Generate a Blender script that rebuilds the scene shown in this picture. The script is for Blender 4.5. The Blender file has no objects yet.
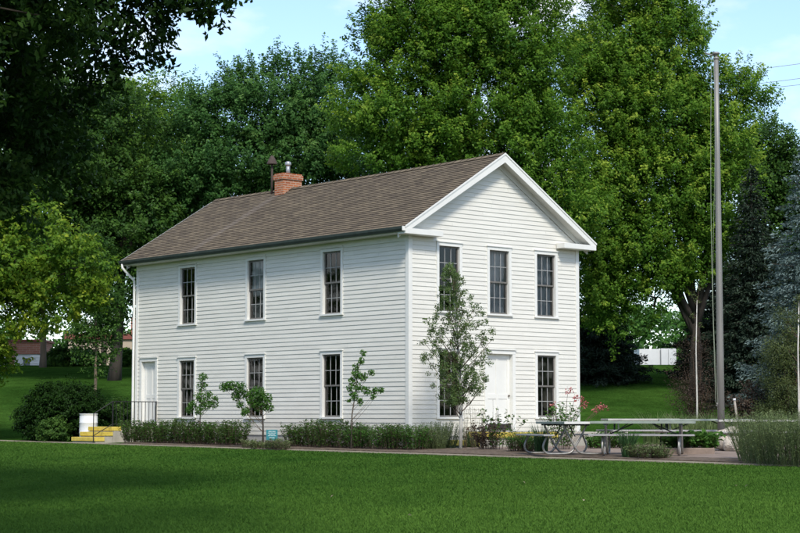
import bpy, bmesh, math, random
import numpy as np
from mathutils import Vector, Matrix
PI = math.pi; R = math.radians
rng = np.random.default_rng(7); random.seed(7)
S = bpy.context.scene
col = S.collection

# ------------------------------------------------------------------ camera, sky, sun, exposure
PITCH = R(4.9343); FPX = 1750.6
cd = bpy.data.cameras.new('camera'); cam = bpy.data.objects.new('camera', cd); col.objects.link(cam)
cd.sensor_width = 36; cd.lens = FPX / 800 * 36; cd.clip_start = .2; cd.clip_end = 3000
cam.location = (0, 0, 0); cam.rotation_euler = (PI / 2 + PITCH, R(0), 0)
S.camera = cam

SUN_EL = 46; SUN_AZ = -80          # azimuth of the sun in the XY plane, degrees from +X (behind the camera, a little right)
w = bpy.data.worlds.new('World'); S.world = w; w.use_nodes = True
nt = w.node_tree; nt.nodes.clear()
def N(t, **k):
    n = nt.nodes.new(t)
    for a, b in k.items(): setattr(n, a, b)
    return n
out = N('ShaderNodeOutputWorld'); bg = N('ShaderNodeBackground'); bg.inputs['Strength'].default_value = .10
sky = N('ShaderNodeTexSky', sky_type='NISHITA', sun_disc=False); sky.sun_elevation = R(SUN_EL); sky.sun_rotation = R(90 - SUN_AZ)
sky.dust_density = .6; sky.ozone_density = 2.6
tc = N('ShaderNodeTexCoord'); mp = N('ShaderNodeMapping'); mp.inputs['Scale'].default_value = (1, 1, 2.2); mp.inputs['Location'].default_value = (1.7, .2, .6)
nz = N('ShaderNodeTexNoise'); nz.inputs['Scale'].default_value = 5.0; nz.inputs['Detail'].default_value = 7; nz.inputs['Roughness'].default_value = .52
cr = N('ShaderNodeValToRGB'); cr.color_ramp.elements[0].position = .50; cr.color_ramp.elements[1].position = .68
mx = N('ShaderNodeMix', data_type='RGBA'); mx.inputs[7].default_value = (5.4, 5.3, 5.1, 1)
nt.links.new(tc.outputs['Generated'], mp.inputs[0]); nt.links.new(mp.outputs[0], nz.inputs['Vector']); nt.links.new(nz.outputs[0], cr.inputs[0])
nt.links.new(cr.outputs[0], mx.inputs[0]); nt.links.new(sky.outputs[0], mx.inputs[6]); nt.links.new(mx.outputs[2], bg.inputs[0]); nt.links.new(bg.outputs[0], out.inputs[0])
sl = bpy.data.lights.new('sun', 'SUN'); sl.energy = 1.5; sl.angle = R(11); sl.color = (1, .94, .84)
so = bpy.data.objects.new('sun', sl); col.objects.link(so)
sd = Vector((math.cos(R(SUN_EL)) * math.cos(R(SUN_AZ)), math.cos(R(SUN_EL)) * math.sin(R(SUN_AZ)), math.sin(R(SUN_EL))))
so.rotation_euler = sd.to_track_quat('Z', 'Y').to_euler(); so.location = (20, -30, 40)
S.view_settings.view_transform = 'Standard'; S.view_settings.look = 'None'; S.view_settings.exposure = 1.27; S.view_settings.gamma = 1
S.view_settings.use_curve_mapping = False
S.cycles.max_bounces = 8; S.cycles.diffuse_bounces = 3; S.cycles.glossy_bounces = 3; S.cycles.transmission_bounces = 4; S.cycles.transparent_max_bounces = 8
S.cycles.use_denoising = True; S.cycles.sample_clamp_indirect = 4

# ------------------------------------------------------------------ placing helpers
def wpt(px, py, D):
    "world point at depth D that the photograph shows at this pixel of the 800x533 frame"
    u = (px - 400) / FPX; v = (266.5 - py) / FPX
    d = D / (math.cos(PITCH) - v * math.sin(PITCH))
    return Vector((u * d, D, d * (math.sin(PITCH) + v * math.cos(PITCH))))
def wx(px, D): return wpt(px, 417, D).x
def wz(py, D): return wpt(400, py, D).z
YAW = R(41.1492); HX, HY = .2341, 46.6416
ca, sa = math.cos(YAW), math.sin(YAW)
def h2w(a, b): return HX + a * ca - b * sa, HY + a * sa + b * ca
def w2h(x, y): return (x - HX) * ca + (y - HY) * sa, -(x - HX) * sa + (y - HY) * ca
HILLY = np.array([0, 61, 67, 74, 82, 92, 100, 125, 160, 300, 900]); HILLZ = np.array([0, 0, .28, 1.25, 2.35, 3.2, 3.65, 3.75, 3.4, 1, -2.])
def gz(x, y):
    x = np.asarray(x, float); y = np.asarray(y, float)
    a, b = w2h(x, y)
    zp = -.865 + .0055 * np.clip(b, -25, 25)
    q = -(a + 2.5)
    z = zp - np.where(q > 0, np.clip(q, 0, 60) * .0215, 0) + np.where(q < 0, np.clip(-q, 0, 2.5) * .03, 0)
    z = z + np.interp(y, HILLY, HILLZ)
    return z + .05 * np.sin(x * .11 + 1) * np.sin(y * .09) * np.clip((y - 62) / 20, 0, 1)
def gzf(x, y): return float(gz(x, y))

# ------------------------------------------------------------------ object helpers
def tag(o, label=None, cat=None, group=None, kind=None):
    if label: o['label'] = label
    if cat: o['category'] = cat
    if group: o['group'] = group
    if kind: o['kind'] = kind
    return o
def empty(name, loc, rz=0, label=None, cat=None, group=None):
    o = bpy.data.objects.new(name, None); col.objects.link(o); o.location = loc; o.rotation_euler = (0, 0, rz); o.empty_display_size = .2
    return tag(o, label, cat, group)
def link(name, me, m, parent=None, smooth=False):
    o = bpy.data.objects.new(name, me); col.objects.link(o)
    for mm in (m if isinstance(m, (list, tuple)) else [m]): me.materials.append(mm)
    if parent is not None: o.parent = parent
    if smooth: me.polygons.foreach_set('use_smooth', [True] * len(me.polygons))
    me.update()
    return o
def npmesh(name, V, n, vals=None):
    "V: (F*n,3) loose polygons with n corners each"
    V = np.ascontiguousarray(V, np.float32); F = len(V) // n
    me = bpy.data.meshes.new(name)
    me.vertices.add(len(V)); me.vertices.foreach_set('co', V.ravel())
    me.loops.add(len(V)); me.loops.foreach_set('vertex_index', np.arange(len(V), dtype=np.int32))
    me.polygons.add(F); me.polygons.foreach_set('loop_start', np.arange(0, len(V), n, dtype=np.int32))
    me.polygons.foreach_set('loop_total', np.full(F, n, np.int32))
    if vals is not None:
        at = me.attributes.new('v', 'FLOAT', 'FACE'); at.data.foreach_set('value', np.ascontiguousarray(vals, np.float32))
    me.update(calc_edges=True)
    return me
class MB:
    def __init__(s): s.v = []; s.f = []; s.uv = []
    def poly(s, pts, uv=None):
        i = len(s.v); s.v += [tuple(p) for p in pts]; s.f.append(tuple(range(i, i + len(pts)))); s.uv.append(uv)
        return s
    def box(s, lo, hi, M=None):
        x0, y0, z0 = lo; x1, y1, z1 = hi
        c = [Vector(p) for p in ((x0, y0, z0), (x1, y0, z0), (x1, y1, z0), (x0, y1, z0), (x0, y0, z1), (x1, y0, z1), (x1, y1, z1), (x0, y1, z1))]
        if M is not None: c = [M @ p for p in c]
        i = len(s.v); s.v += [tuple(p) for p in c]
        for f in ((0, 3, 2, 1), (4, 5, 6, 7), (0, 1, 5, 4), (1, 2, 6, 5), (2, 3, 7, 6), (3, 0, 4, 7)): s.f.append(tuple(i + k for k in f)); s.uv.append(None)
        return s
    def prism(s, prof, p0, p1):
        "prof: list of offset vectors, swept from p0 to p1"
        p0, p1 = Vector(p0), Vector(p1); n = len(prof); i = len(s.v)
        for p in (p0, p1): s.v += [tuple(p + Vector(q)) for q in prof]
        for k in range(n): s.f.append((i + k, i + (k + 1) % n, i + n + (k + 1) % n, i + n + k)); s.uv.append(None)
        s.f.append(tuple(i + k for k in reversed(range(n)))); s.f.append(tuple(i + n + k for k in range(n))); s.uv += [None, None]
        return s
    def tube(s, pts, rad, n=8, cap=True):
        pts = [Vector(p) for p in pts]; m = len(pts)
        if not isinstance(rad, (list, tuple)): rad = [rad] * m
        i = len(s.v); prev = None
        for k, p in enumerate(pts):
            t = (pts[min(k + 1, m - 1)] - pts[max(k - 1, 0)]).normalized()
            if prev is None: x = t.orthogonal().normalized()
            else:
                x = prev - t * prev.dot(t); x = x.normalized() if x.length > 1e-6 else t.orthogonal().normalized()
            prev = x; y = t.cross(x)
            for j in range(n):
                a = 2 * PI * j / n; s.v.append(tuple(p + (x * math.cos(a) + y * math.sin(a)) * rad[k]))
        for k in range(m - 1):
            for j in range(n): s.f.append((i + k * n + j, i + k * n + (j + 1) % n, i + (k + 1) * n + (j + 1) % n, i + (k + 1) * n + j)); s.uv.append(None)
        if cap:
            s.f.append(tuple(i + j for j in reversed(range(n)))); s.f.append(tuple(i + (m - 1) * n + j for j in range(n))); s.uv += [None, None]
        return s
    def lathe(s, prof, c=(0, 0, 0), n=24):
        i = len(s.v); m = len(prof)
        for r, z in prof:
            for j in range(n): a = 2 * PI * j / n; s.v.append((c[0] + r * math.cos(a), c[1] + r * math.sin(a), c[2] + z))
        for k in range(m - 1):
            for j in range(n): s.f.append((i + k * n + j, i + k * n + (j + 1) % n, i + (k + 1) * n + (j + 1) % n, i + (k + 1) * n + j)); s.uv.append(None)
        return s
    def build(s, name, m, parent=None, smooth=False, bevel=0):
        me = bpy.data.meshes.new(name); me.from_pydata(s.v, [], s.f)
        if any(u for u in s.uv):
            ul = me.uv_layers.new(name='uv'); k = 0
            for f, u in zip(s.f, s.uv):
                for j in range(len(f)):
                    ul.data[k].uv = u[j] if u else (0, 0); k += 1
        o = link(name, me, m, parent, smooth)
        if bevel:
            b = o.modifiers.new('bevel', 'BEVEL'); b.width = bevel; b.segments = 2; b.limit_method = 'ANGLE'
        return o

# ------------------------------------------------------------------ materials
def mat(name, base, rough=.6, var=.15, scale=6, bump=.0, bscale=40, spec=.4, metal=0, c2=None, detail=5, stretch=(1, 1, 1)):
    m = bpy.data.materials.new(name); m.use_nodes = True; t = m.node_tree; p = t.nodes['Principled BSDF']
    p.inputs['Roughness'].default_value = rough; p.inputs['Metallic'].default_value = metal; p.inputs['Specular IOR Level'].default_value = spec
    c = t.nodes.new('ShaderNodeTexCoord'); mp = t.nodes.new('ShaderNodeMapping'); mp.inputs['Scale'].default_value = stretch
    n = t.nodes.new('ShaderNodeTexNoise'); n.inputs['Scale'].default_value = scale; n.inputs['Detail'].default_value = detail; n.inputs['Roughness'].default_value = .6
    r = t.nodes.new('ShaderNodeValToRGB'); r.color_ramp.elements[0].position = .32; r.color_ramp.elements[1].position = .68
    b = np.array(base); c2 = np.array(c2) if c2 is not None else b * (1 + var)
    r.color_ramp.elements[0].color = (*np.clip(b * (1 - var), 0, 1), 1); r.color_ramp.elements[1].color = (*np.clip(c2, 0, 1), 1)
    t.links.new(c.outputs['Object'], mp.inputs[0]); t.links.new(mp.outputs[0], n.inputs['Vector']); t.links.new(n.outputs[0], r.inputs[0]); t.links.new(r.outputs[0], p.inputs['Base Color'])
    if bump:
        n2 = t.nodes.new('ShaderNodeTexNoise'); n2.inputs['Scale'].default_value = bscale; n2.inputs['Detail'].default_value = 6
        bp = t.nodes.new('ShaderNodeBump'); bp.inputs['Strength'].default_value = bump; bp.inputs['Distance'].default_value = .02
        t.links.new(mp.outputs[0], n2.inputs['Vector']); t.links.new(n2.outputs[0], bp.inputs['Height']); t.links.new(bp.outputs[0], p.inputs['Normal'])
    return m
def leafmat(name, dark, light, trans=.35, rough=.5, mid=None, spec=.3):
    m = bpy.data.materials.new(name); m.use_nodes = True; t = m.node_tree; p = t.nodes['Principled BSDF']; o = t.nodes['Material Output']
    a = t.nodes.new('ShaderNodeAttribute'); a.attribute_name = 'v'
    r = t.nodes.new('ShaderNodeValToRGB'); r.color_ramp.elements[0].color = (*dark, 1); r.color_ramp.elements[1].color = (*light, 1)
    if mid: e = r.color_ramp.elements.new(.6); e.color = (*mid, 1)
    t.links.new(a.outputs['Fac'], r.inputs[0]); t.links.new(r.outputs[0], p.inputs['Base Color'])
    p.inputs['Roughness'].default_value = rough; p.inputs['Specular IOR Level'].default_value = spec
    tr = t.nodes.new('ShaderNodeBsdfTranslucent'); hs = t.nodes.new('ShaderNodeHueSaturation'); hs.inputs['Value'].default_value = 1.25; hs.inputs['Hue'].default_value = .495
    t.links.new(r.outputs[0], hs.inputs['Color']); t.links.new(hs.outputs[0], tr.inputs[0])
    mx = t.nodes.new('ShaderNodeMixShader'); mx.inputs[0].default_value = trans
    t.links.new(p.outputs[0], mx.inputs[1]); t.links.new(tr.outputs[0], mx.inputs[2]); t.links.new(mx.outputs[0], o.inputs[0])
    return m
M = {}
M['siding'] = mat('white_siding_paint', (.715, .695, .625), .55, .035, 1.2, .12, 30, c2=(.755, .735, .665), stretch=(1, 1, 5))
M['trim'] = mat('white_trim_paint', (.75, .745, .70), .5, .03, 3, .05, 60)
M['soffit'] = mat('soffit_paint', (.62, .62, .58), .6, .03, 3)
M['sash'] = mat('aged_sash', (.16, .15, .135), .5, .15, 9)
M['muntin'] = mat('muntin_grey', (.34, .34, .33), .5, .1, 9)
M['interior'] = mat('unlit_interior', (.022, .021, .02), .9, .2, 1)
M['curtain'] = mat('curtain', (.42, .42, .43), .9, .15, 3, stretch=(6, 6, .4))
M['gutter'] = mat('gutter_green_grey', (.045, .06, .052), .6, .2, 5)
M['concrete'] = mat('concrete', (.40, .37, .31), .85, .15, 3, .25, 60)
M['pathstone'] = mat('path_edging', (.27, .235, .17), .9, .25, 3, .4, 40)
M['foundation'] = mat('foundation', (.36, .35, .32), .9, .15, 3, .3, 40)
M['yellow'] = mat('yellow_step_paint', (.62, .46, .07), .6, .12, 8, .15, 40, c2=(.74, .58, .12))
M['iron'] = mat('black_iron', (.015, .015, .016), .5, .2, 9)
M['alu'] = mat('galvanised_pole', (.24, .23, .21), .5, .15, 2, .05, 30, metal=.3, stretch=(1, 1, .2))
M['chrome'] = mat('galvanised_tube', (.33, .32, .30), .45, .2, 12, metal=.5)
M['tabletop'] = mat('grey_green_boards', (.27, .31, .27), .6, .15, 4, .1, 40, stretch=(1, 6, 1))
M['tabletop2'] = mat('weathered_light_boards', (.42, .41, .38), .6, .15, 4, .1, 40, stretch=(1, 6, 1))
M['tabletopend'] = mat('white_board_end', (.66, .65, .62), .5, .08, 6)
M['darkmetal'] = mat('dark_green_metal', (.035, .05, .04), .5, .2, 9)
M['bench'] = mat('grey_bench_boards', (.33, .32, .31), .6, .15, 4, .1, 40)
M['barrel'] = mat('white_barrel_plastic', (.74, .75, .76), .4, .04, 3)
M['rope'] = mat('rope', (.30, .34, .25), .9, .1, 20)
M['teal'] = mat('teal_sign', (.03, .20, .23), .5, .1, 9)
M['signtext'] = mat('sign_lettering', (.5, .62, .62), .5, .05, 9)
M['bark'] = mat('dark_bark', (.055, .045, .036), .95, .35, 3, .9, 14, stretch=(1, 1, .25))
M['bark2'] = mat('grey_brown_bark', (.11, .09, .07), .95, .35, 3, .9, 14, stretch=(1, 1, .25))
M['palebark'] = mat('pale_bark', (.52, .50, .45), .8, .3, 6, .3, 20, stretch=(1, 1, .5))
M['tanbark'] = mat('tan_bark', (.26, .19, .13), .8, .3, 6, .3, 20)
M['greenstem'] = mat('green_stem', (.10, .13, .05), .8, .2, 9)
M['twig'] = mat('brown_twig', (.10, .065, .045), .9, .2, 9)
M['mulch'] = mat('mulch', (.12, .088, .062), .95, .5, 9, 1, 25)
M['patio'] = mat('red_brown_pavers', (.23, .175, .14), .9, .2, 5, .4, 20)
M['brickred'] = None
M['garagewhite'] = mat('white_door_panel', (.72, .73, .74), .6, .05, 2)
M['garagedark'] = mat('grey_door', (.16, .17, .20), .6, .1, 2)
M['beige'] = mat('beige_render', (.45, .37, .28), .9, .08, 1)
M['redtrim'] = mat('dark_red_fascia', (.22, .07, .055), .7, .1, 2)
M['wire'] = mat('wire', (.22, .21, .22), .6, .1, 5)
M['rust'] = mat('rusty_flue', (.06, .042, .034), .8, .3, 9)
M['zinc'] = mat('zinc_flue', (.36, .37, .38), .4, .15, 6, metal=.5)
M['rock'] = mat('pale_rock', (.52, .46, .38), .9, .25, 5, .5, 14)
M['lwood'] = mat('grey_post', (.30, .27, .23), .9, .2, 5)
# leaves
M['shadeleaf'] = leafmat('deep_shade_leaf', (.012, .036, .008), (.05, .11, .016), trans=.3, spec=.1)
M['maple'] = leafmat('maple_leaf', (.036, .115, .012), (.36, .46, .06), trans=.47, mid=(.125, .25, .026), spec=.15)
M['maple2'] = leafmat('silver_maple_leaf', (.032, .095, .024), (.18, .31, .075), trans=.44, mid=(.075, .18, .042), spec=.15)
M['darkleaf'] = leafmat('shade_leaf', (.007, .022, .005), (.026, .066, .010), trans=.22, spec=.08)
M['yellowleaf'] = leafmat('lime_leaf', (.045, .13, .012), (.34, .40, .035), trans=.42, mid=(.13, .23, .02), spec=.15)
M['midleaf'] = leafmat('dull_leaf', (.020, .062, .012), (.10, .20, .03), trans=.38, spec=.15)
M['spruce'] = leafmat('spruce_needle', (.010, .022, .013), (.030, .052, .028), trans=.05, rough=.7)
M['bluespruce'] = leafmat('blue_spruce_needle', (.06, .10, .09), (.19, .26, .245), trans=.1, rough=.7)
M['shrub'] = leafmat('shrub_leaf', (.022, .068, .012), (.11, .21, .04), trans=.35, spec=.15)
M['birch'] = leafmat('birch_leaf', (.045, .085, .025), (.17, .25, .08), trans=.35, spec=.2)
M['fresh'] = leafmat('fresh_leaf', (.03, .10, .018), (.13, .27, .05), trans=.38, spec=.15)
M['sage'] = leafmat('sage_leaf', (.06, .11, .03), (.28, .34, .14), trans=.32)
M['olive'] = leafmat('olive_leaf', (.035, .055, .015), (.11, .14, .035), trans=.2)
M['brownleaf'] = leafmat('brown_leaf', (.035, .025, .018), (.10, .065, .04), trans=.2)
M['blade'] = leafmat('iris_blade', (.02, .06, .02), (.08, .16, .05), trans=.2)
M['redflower'] = leafmat('red_flower', (.36, .07, .08), (.58, .22, .20), trans=.3)
M['deadleaf'] = leafmat('dead_leaf', (.35, .30, .16), (.5, .45, .28), trans=.3)
M['grassblade'] = leafmat('grass_blade', (.026, .082, .012), (.100, .200, .030), trans=.3, rough=.7, spec=.05)

def nodes(m): return m.node_tree, m.node_tree.nodes, m.node_tree.links
t, n, l = nodes(M['siding']); p = n['Principled BSDF']; src = p.inputs['Base Color'].links[0].from_socket
u = n.new('ShaderNodeTexCoord'); sp = n.new('ShaderNodeSeparateXYZ'); l.new(u.outputs['UV'], sp.inputs[0])            # each board weathers a little differently
mr = n.new('ShaderNodeMapRange'); mr.inputs['To Min'].default_value = .955; mr.inputs['To Max'].default_value = 1.02; l.new(sp.outputs[0], mr.inputs[0])
so_ = n.new('ShaderNodeSeparateXYZ'); l.new(u.outputs['Object'], so_.inputs[0])                                     # soil splashed on the lowest boards
z1_ = n.new('ShaderNodeMapRange'); z1_.inputs['From Min'].default_value = .95; z1_.inputs['From Max'].default_value = .2; l.new(so_.outputs[2], z1_.inputs[0])
wn = n.new('ShaderNodeTexNoise'); wn.inputs['Scale'].default_value = 2.2; wn.inputs['Detail'].default_value = 8; l.new(u.outputs['Object'], wn.inputs['Vector'])
m1 = n.new('ShaderNodeMath'); m1.operation = 'MULTIPLY'; l.new(z1_.outputs[0], m1.inputs[0]); l.new(wn.outputs[0], m1.inputs[1])
dm = n.new('ShaderNodeMix'); dm.data_type = 'RGBA'; dm.inputs[7].default_value = (.36, .33, .25, 1)
vs = n.new('ShaderNodeVectorMath'); vs.operation = 'SCALE'; l.new(src, vs.inputs[0]); l.new(mr.outputs[0], vs.inputs['Scale'])
l.new(m1.outputs[0], dm.inputs[0]); l.new(vs.outputs[0], dm.inputs[6]); l.new(dm.outputs[2], p.inputs['Base Color'])
def brickmat(name, c1, c2, mortar, bw, bh, scale=1, uv=True, msize=.012, off=.5, bump=.4, rough=.85, patches=0):
    m = bpy.data.materials.new(name); m.use_nodes = True; t, n, l = nodes(m); p = n['Principled BSDF']; p.inputs['Roughness'].default_value = rough
    p.inputs['Specular IOR Level'].default_value = .25
    u = n.new('ShaderNodeTexCoord'); b = n.new('ShaderNodeTexBrick'); b.inputs['Scale'].default_value = 1; b.inputs['Brick Width'].default_value = bw; b.inputs['Row Height'].default_value = bh
    b.inputs['Mortar Size'].default_value = msize; b.inputs['Color1'].default_value = (*c1, 1); b.inputs['Color2'].default_value = (*c2, 1); b.inputs['Mortar'].default_value = (*mortar, 1)
    b.offset = off; b.inputs['Bias'].default_value = 0
    l.new(u.outputs['UV'], b.inputs['Vector'])
    z = n.new('ShaderNodeTexNoise'); z.inputs['Scale'].default_value = 1.1; z.inputs['Detail'].default_value = 6; z.inputs['Roughness'].default_value = .65
    l.new(u.outputs['UV'], z.inputs['Vector'])
    r = n.new('ShaderNodeMapRange'); r.inputs['From Min'].default_value = .3; r.inputs['From Max'].default_value = .7; r.inputs['To Min'].default_value = .87; r.inputs['To Max'].default_value = 1.12
    mx = n.new('ShaderNodeVectorMath'); mx.operation = 'SCALE'
    l.new(z.outputs[0], r.inputs[0]); l.new(b.outputs['Color'], mx.inputs[0]); l.new(r.outputs[0], mx.inputs['Scale']); l.new(mx.outputs[0], p.inputs['Base Color'])
    bp = n.new('ShaderNodeBump'); bp.inputs['Strength'].default_value = bump; bp.inputs['Distance'].default_value = .01; bp.invert = True
    l.new(b.outputs['Fac'], bp.inputs['Height']); l.new(bp.outputs[0], p.inputs['Normal'])
    return m
M['brick'] = brickmat('orange_brick', (.42, .14, .055), (.30, .085, .035), (.42, .30, .22), .215, .075)
M['brickred'] = brickmat('faded_brick_wall', (.34, .15, .105), (.29, .12, .085), (.36, .25, .2), .4, .12)
M['shingle'] = brickmat('brown_asphalt_shingle', (.185, .146, .096), (.110, .086, .060), (.05, .04, .032), .30, .14, msize=.008, bump=.6, rough=.95)
# paler wash below the chimney: a stain on the shingles with its own shape
t, n, l = nodes(M['shingle']); p = n['Principled BSDF']; src = p.inputs['Base Color'].links[0].from_socket
u = n.new('ShaderNodeTexCoord'); sp = n.new('ShaderNodeSeparateXYZ'); l.new(u.outputs['UV'], sp.inputs[0])
wn = n.new('ShaderNodeTexNoise'); wn.inputs['Scale'].default_value = 3; l.new(u.outputs['UV'], wn.inputs['Vector'])
ma = n.new('ShaderNodeMath'); ma.operation = 'MULTIPLY_ADD'; ma.inputs[1].default_value = .35; l.new(wn.outputs[0], ma.inputs[0]); l.new(sp.outputs[0], ma.inputs[2])
mr = n.new('ShaderNodeMath'); mr.operation = 'COMPARE'; mr.inputs[1].default_value = 9.75 + .17; mr.inputs[2].default_value = .2; l.new(ma.outputs[0], mr.inputs[0])
sc = n.new('ShaderNodeMath'); sc.operation = 'MULTIPLY'; sc.inputs[1].default_value = .28; l.new(mr.outputs[0], sc.inputs[0])
mm = n.new('ShaderNodeMix'); mm.data_type = 'RGBA'; mm.inputs[7].default_value = (.26, .22, .19, 1); l.new(sc.outputs[0], mm.inputs[0]); l.new(src, mm.inputs[6]); l.new(mm.outputs[2], p.inputs['Base Color'])
# glass
g = bpy.data.materials.new('window_glass'); g.use_nodes = True; t, n, l = nodes(g); n.remove(n['Principled BSDF'])
gl = n.new('ShaderNodeBsdfGlossy'); gl.inputs['Roughness'].default_value = .03; gl.inputs['Color'].default_value = (.9, .93, .95, 1)
tr = n.new('ShaderNodeBsdfTransparent'); tr.inputs['Color'].default_value = (.82, .85, .84, 1); fr = n.new('ShaderNodeFresnel'); fr.inputs['IOR'].default_value = 1.5
ad = n.new('ShaderNodeMath'); ad.operation = 'ADD'; ad.inputs[1].default_value = .005; l.new(fr.outputs[0], ad.inputs[0])
nb = n.new('ShaderNodeTexNoise'); nb.inputs['Scale'].default_value = 1.7; gc = n.new('ShaderNodeTexCoord'); l.new(gc.outputs['Object'], nb.inputs['Vector']); bp = n.new('ShaderNodeBump'); bp.inputs['Strength'].default_value = .06; bp.inputs['Distance'].default_value = .02
l.new(nb.outputs[0], bp.inputs['Height']); l.new(bp.outputs[0], gl.inputs['Normal'])
ms = n.new('ShaderNodeMixShader'); l.new(ad.outputs[0], ms.inputs[0]); l.new(tr.outputs[0], ms.inputs[1]); l.new(gl.outputs[0], ms.inputs[2]); l.new(ms.outputs[0], n['Material Output'].inputs[0])
M['glass'] = g
# lawn: two scales of variation, tones darkened to include self-shadow of grass
g = bpy.data.materials.new('lawn_turf'); g.use_nodes = True; t, n, l = nodes(g); p = n['Principled BSDF']; p.inputs['Roughness'].default_value = .9; p.inputs['Specular IOR Level'].default_value = 0
c = n.new('ShaderNodeTexCoord')
def nz3(s, d): q = n.new('ShaderNodeTexNoise'); q.inputs['Scale'].default_value = s; q.inputs['Detail'].default_value = d; l.new(c.outputs['Object'], q.inputs['Vector']); return q
n1 = nz3(.16, 3); n2 = nz3(14, 6); n3 = nz3(1.2, 4)
r1 = n.new('ShaderNodeValToRGB'); r1.color_ramp.elements[0].position = .35; r1.color_ramp.elements[1].position = .65; r1.color_ramp.elements[0].color = (.020, .053, .008, 1); r1.color_ramp.elements[1].color = (.038, .086, .014, 1)
r2 = n.new('ShaderNodeMapRange'); r2.inputs['From Min'].default_value = .3; r2.inputs['From Max'].default_value = .7; r2.inputs['To Min'].default_value = .55; r2.inputs['To Max'].default_value = 1.45
r3 = n.new('ShaderNodeMapRange'); r3.inputs['From Min'].default_value = .3; r3.inputs['From Max'].default_value = .7; r3.inputs['To Min'].default_value = .75; r3.inputs['To Max'].default_value = 1.25
mu = n.new('ShaderNodeMath'); mu.operation = 'MULTIPLY'; l.new(n2.outputs[0], r2.inputs[0]); l.new(n3.outputs[0], r3.inputs[0]); l.new(r2.outputs[0], mu.inputs[0]); l.new(r3.outputs[0], mu.inputs[1])
vs = n.new('ShaderNodeVectorMath'); vs.operation = 'SCALE'; l.new(n1.outputs[0], r1.inputs[0]); l.new(r1.outputs[0], vs.inputs[0]); l.new(mu.outputs[0], vs.inputs['Scale']); l.new(vs.outputs[0], p.inputs['Base Color'])
bp = n.new('ShaderNodeBump'); bp.inputs['Strength'].default_value = 1; bp.inputs['Distance'].default_value = .04; l.new(n2.outputs[0], bp.inputs['Height']); l.new(bp.outputs[0], p.inputs['Normal'])
M['lawn'] = g

# ------------------------------------------------------------------ ground
xs = np.unique(np.concatenate([np.linspace(-900, -60, 22), np.arange(-60, 60, 1.0), np.linspace(60, 900, 22)]))
ys = np.unique(np.concatenate([np.linspace(-300, 0, 12), np.arange(0, 130, 1.0), np.linspace(130, 1500, 30)]))
X, Y = np.meshgrid(xs, ys, indexing='ij'); Z = gz(X, Y)
V = np.stack([X, Y, Z], -1).reshape(-1, 3); ny = len(ys)
I = (np.arange(len(xs) - 1)[:, None] * ny + np.arange(ny - 1)[None]).ravel()
me = bpy.data.meshes.new('lawn'); me.from_pydata(V.tolist(), [], np.stack([I, I + ny, I + ny + 1, I + 1], 1).tolist())
tag(link('lawn', me, M['lawn'], smooth=True), kind='structure')
def drape(name, outline, off, m, skirt=.12, kind='structure', step=.5):
    "closed polygon in house coordinates draped over the ground, with a skirt"
    mb = MB()
    (a0, a1, b0, b1) = outline
    A = np.linspace(a0, a1, max(2, int((a1 - a0) / step) + 1)); B = np.linspace(b0, b1, max(2, int((b1 - b0) / step) + 1))
    P = [[None] * len(B) for _ in A]
    for i, a in enumerate(A):
        for j, b in enumerate(B):
            x, y = h2w(a, b); P[i][j] = (x, y, gzf(x, y) + off)
    for i in range(len(A) - 1):
        for j in range(len(B) - 1): mb.poly([P[i][j], P[i + 1][j], P[i + 1][j + 1], P[i][j + 1]])
    ring = [P[i][0] for i in range(len(A))] + [P[-1][j] for j in range(1, len(B))] + [P[i][-1] for i in range(len(A) - 2, -1, -1)] + [P[0][j] for j in range(len(B) - 2, 0, -1)]
    for k in range(len(ring)):
        p, q = ring[k], ring[(k + 1) % len(ring)]; mb.poly([p, (p[0], p[1], p[2] - skirt), (q[0], q[1], q[2] - skirt), q])
    return tag(mb.build(name, m), kind=kind)
drape('path', (-2.78, -2.45, -40, 40), .03, M['pathstone'])
drape('mulch_bed', (-2.42, -.02, -.3, 10.3), .05, M['mulch'])
drape('mulch_bed', (-2.42, -.55, -5.6, -.3), .05, M['mulch'])
drape('mulch_bed', (-2.42, -1.3, -26, -5.6), .05, M['mulch'])
drape('patio', (-.5, 12, -14, -2.2), .045, M['patio'])
drape('patio', (-1.27, -.52, -22, -5.65), .045, M['patio'])

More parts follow.
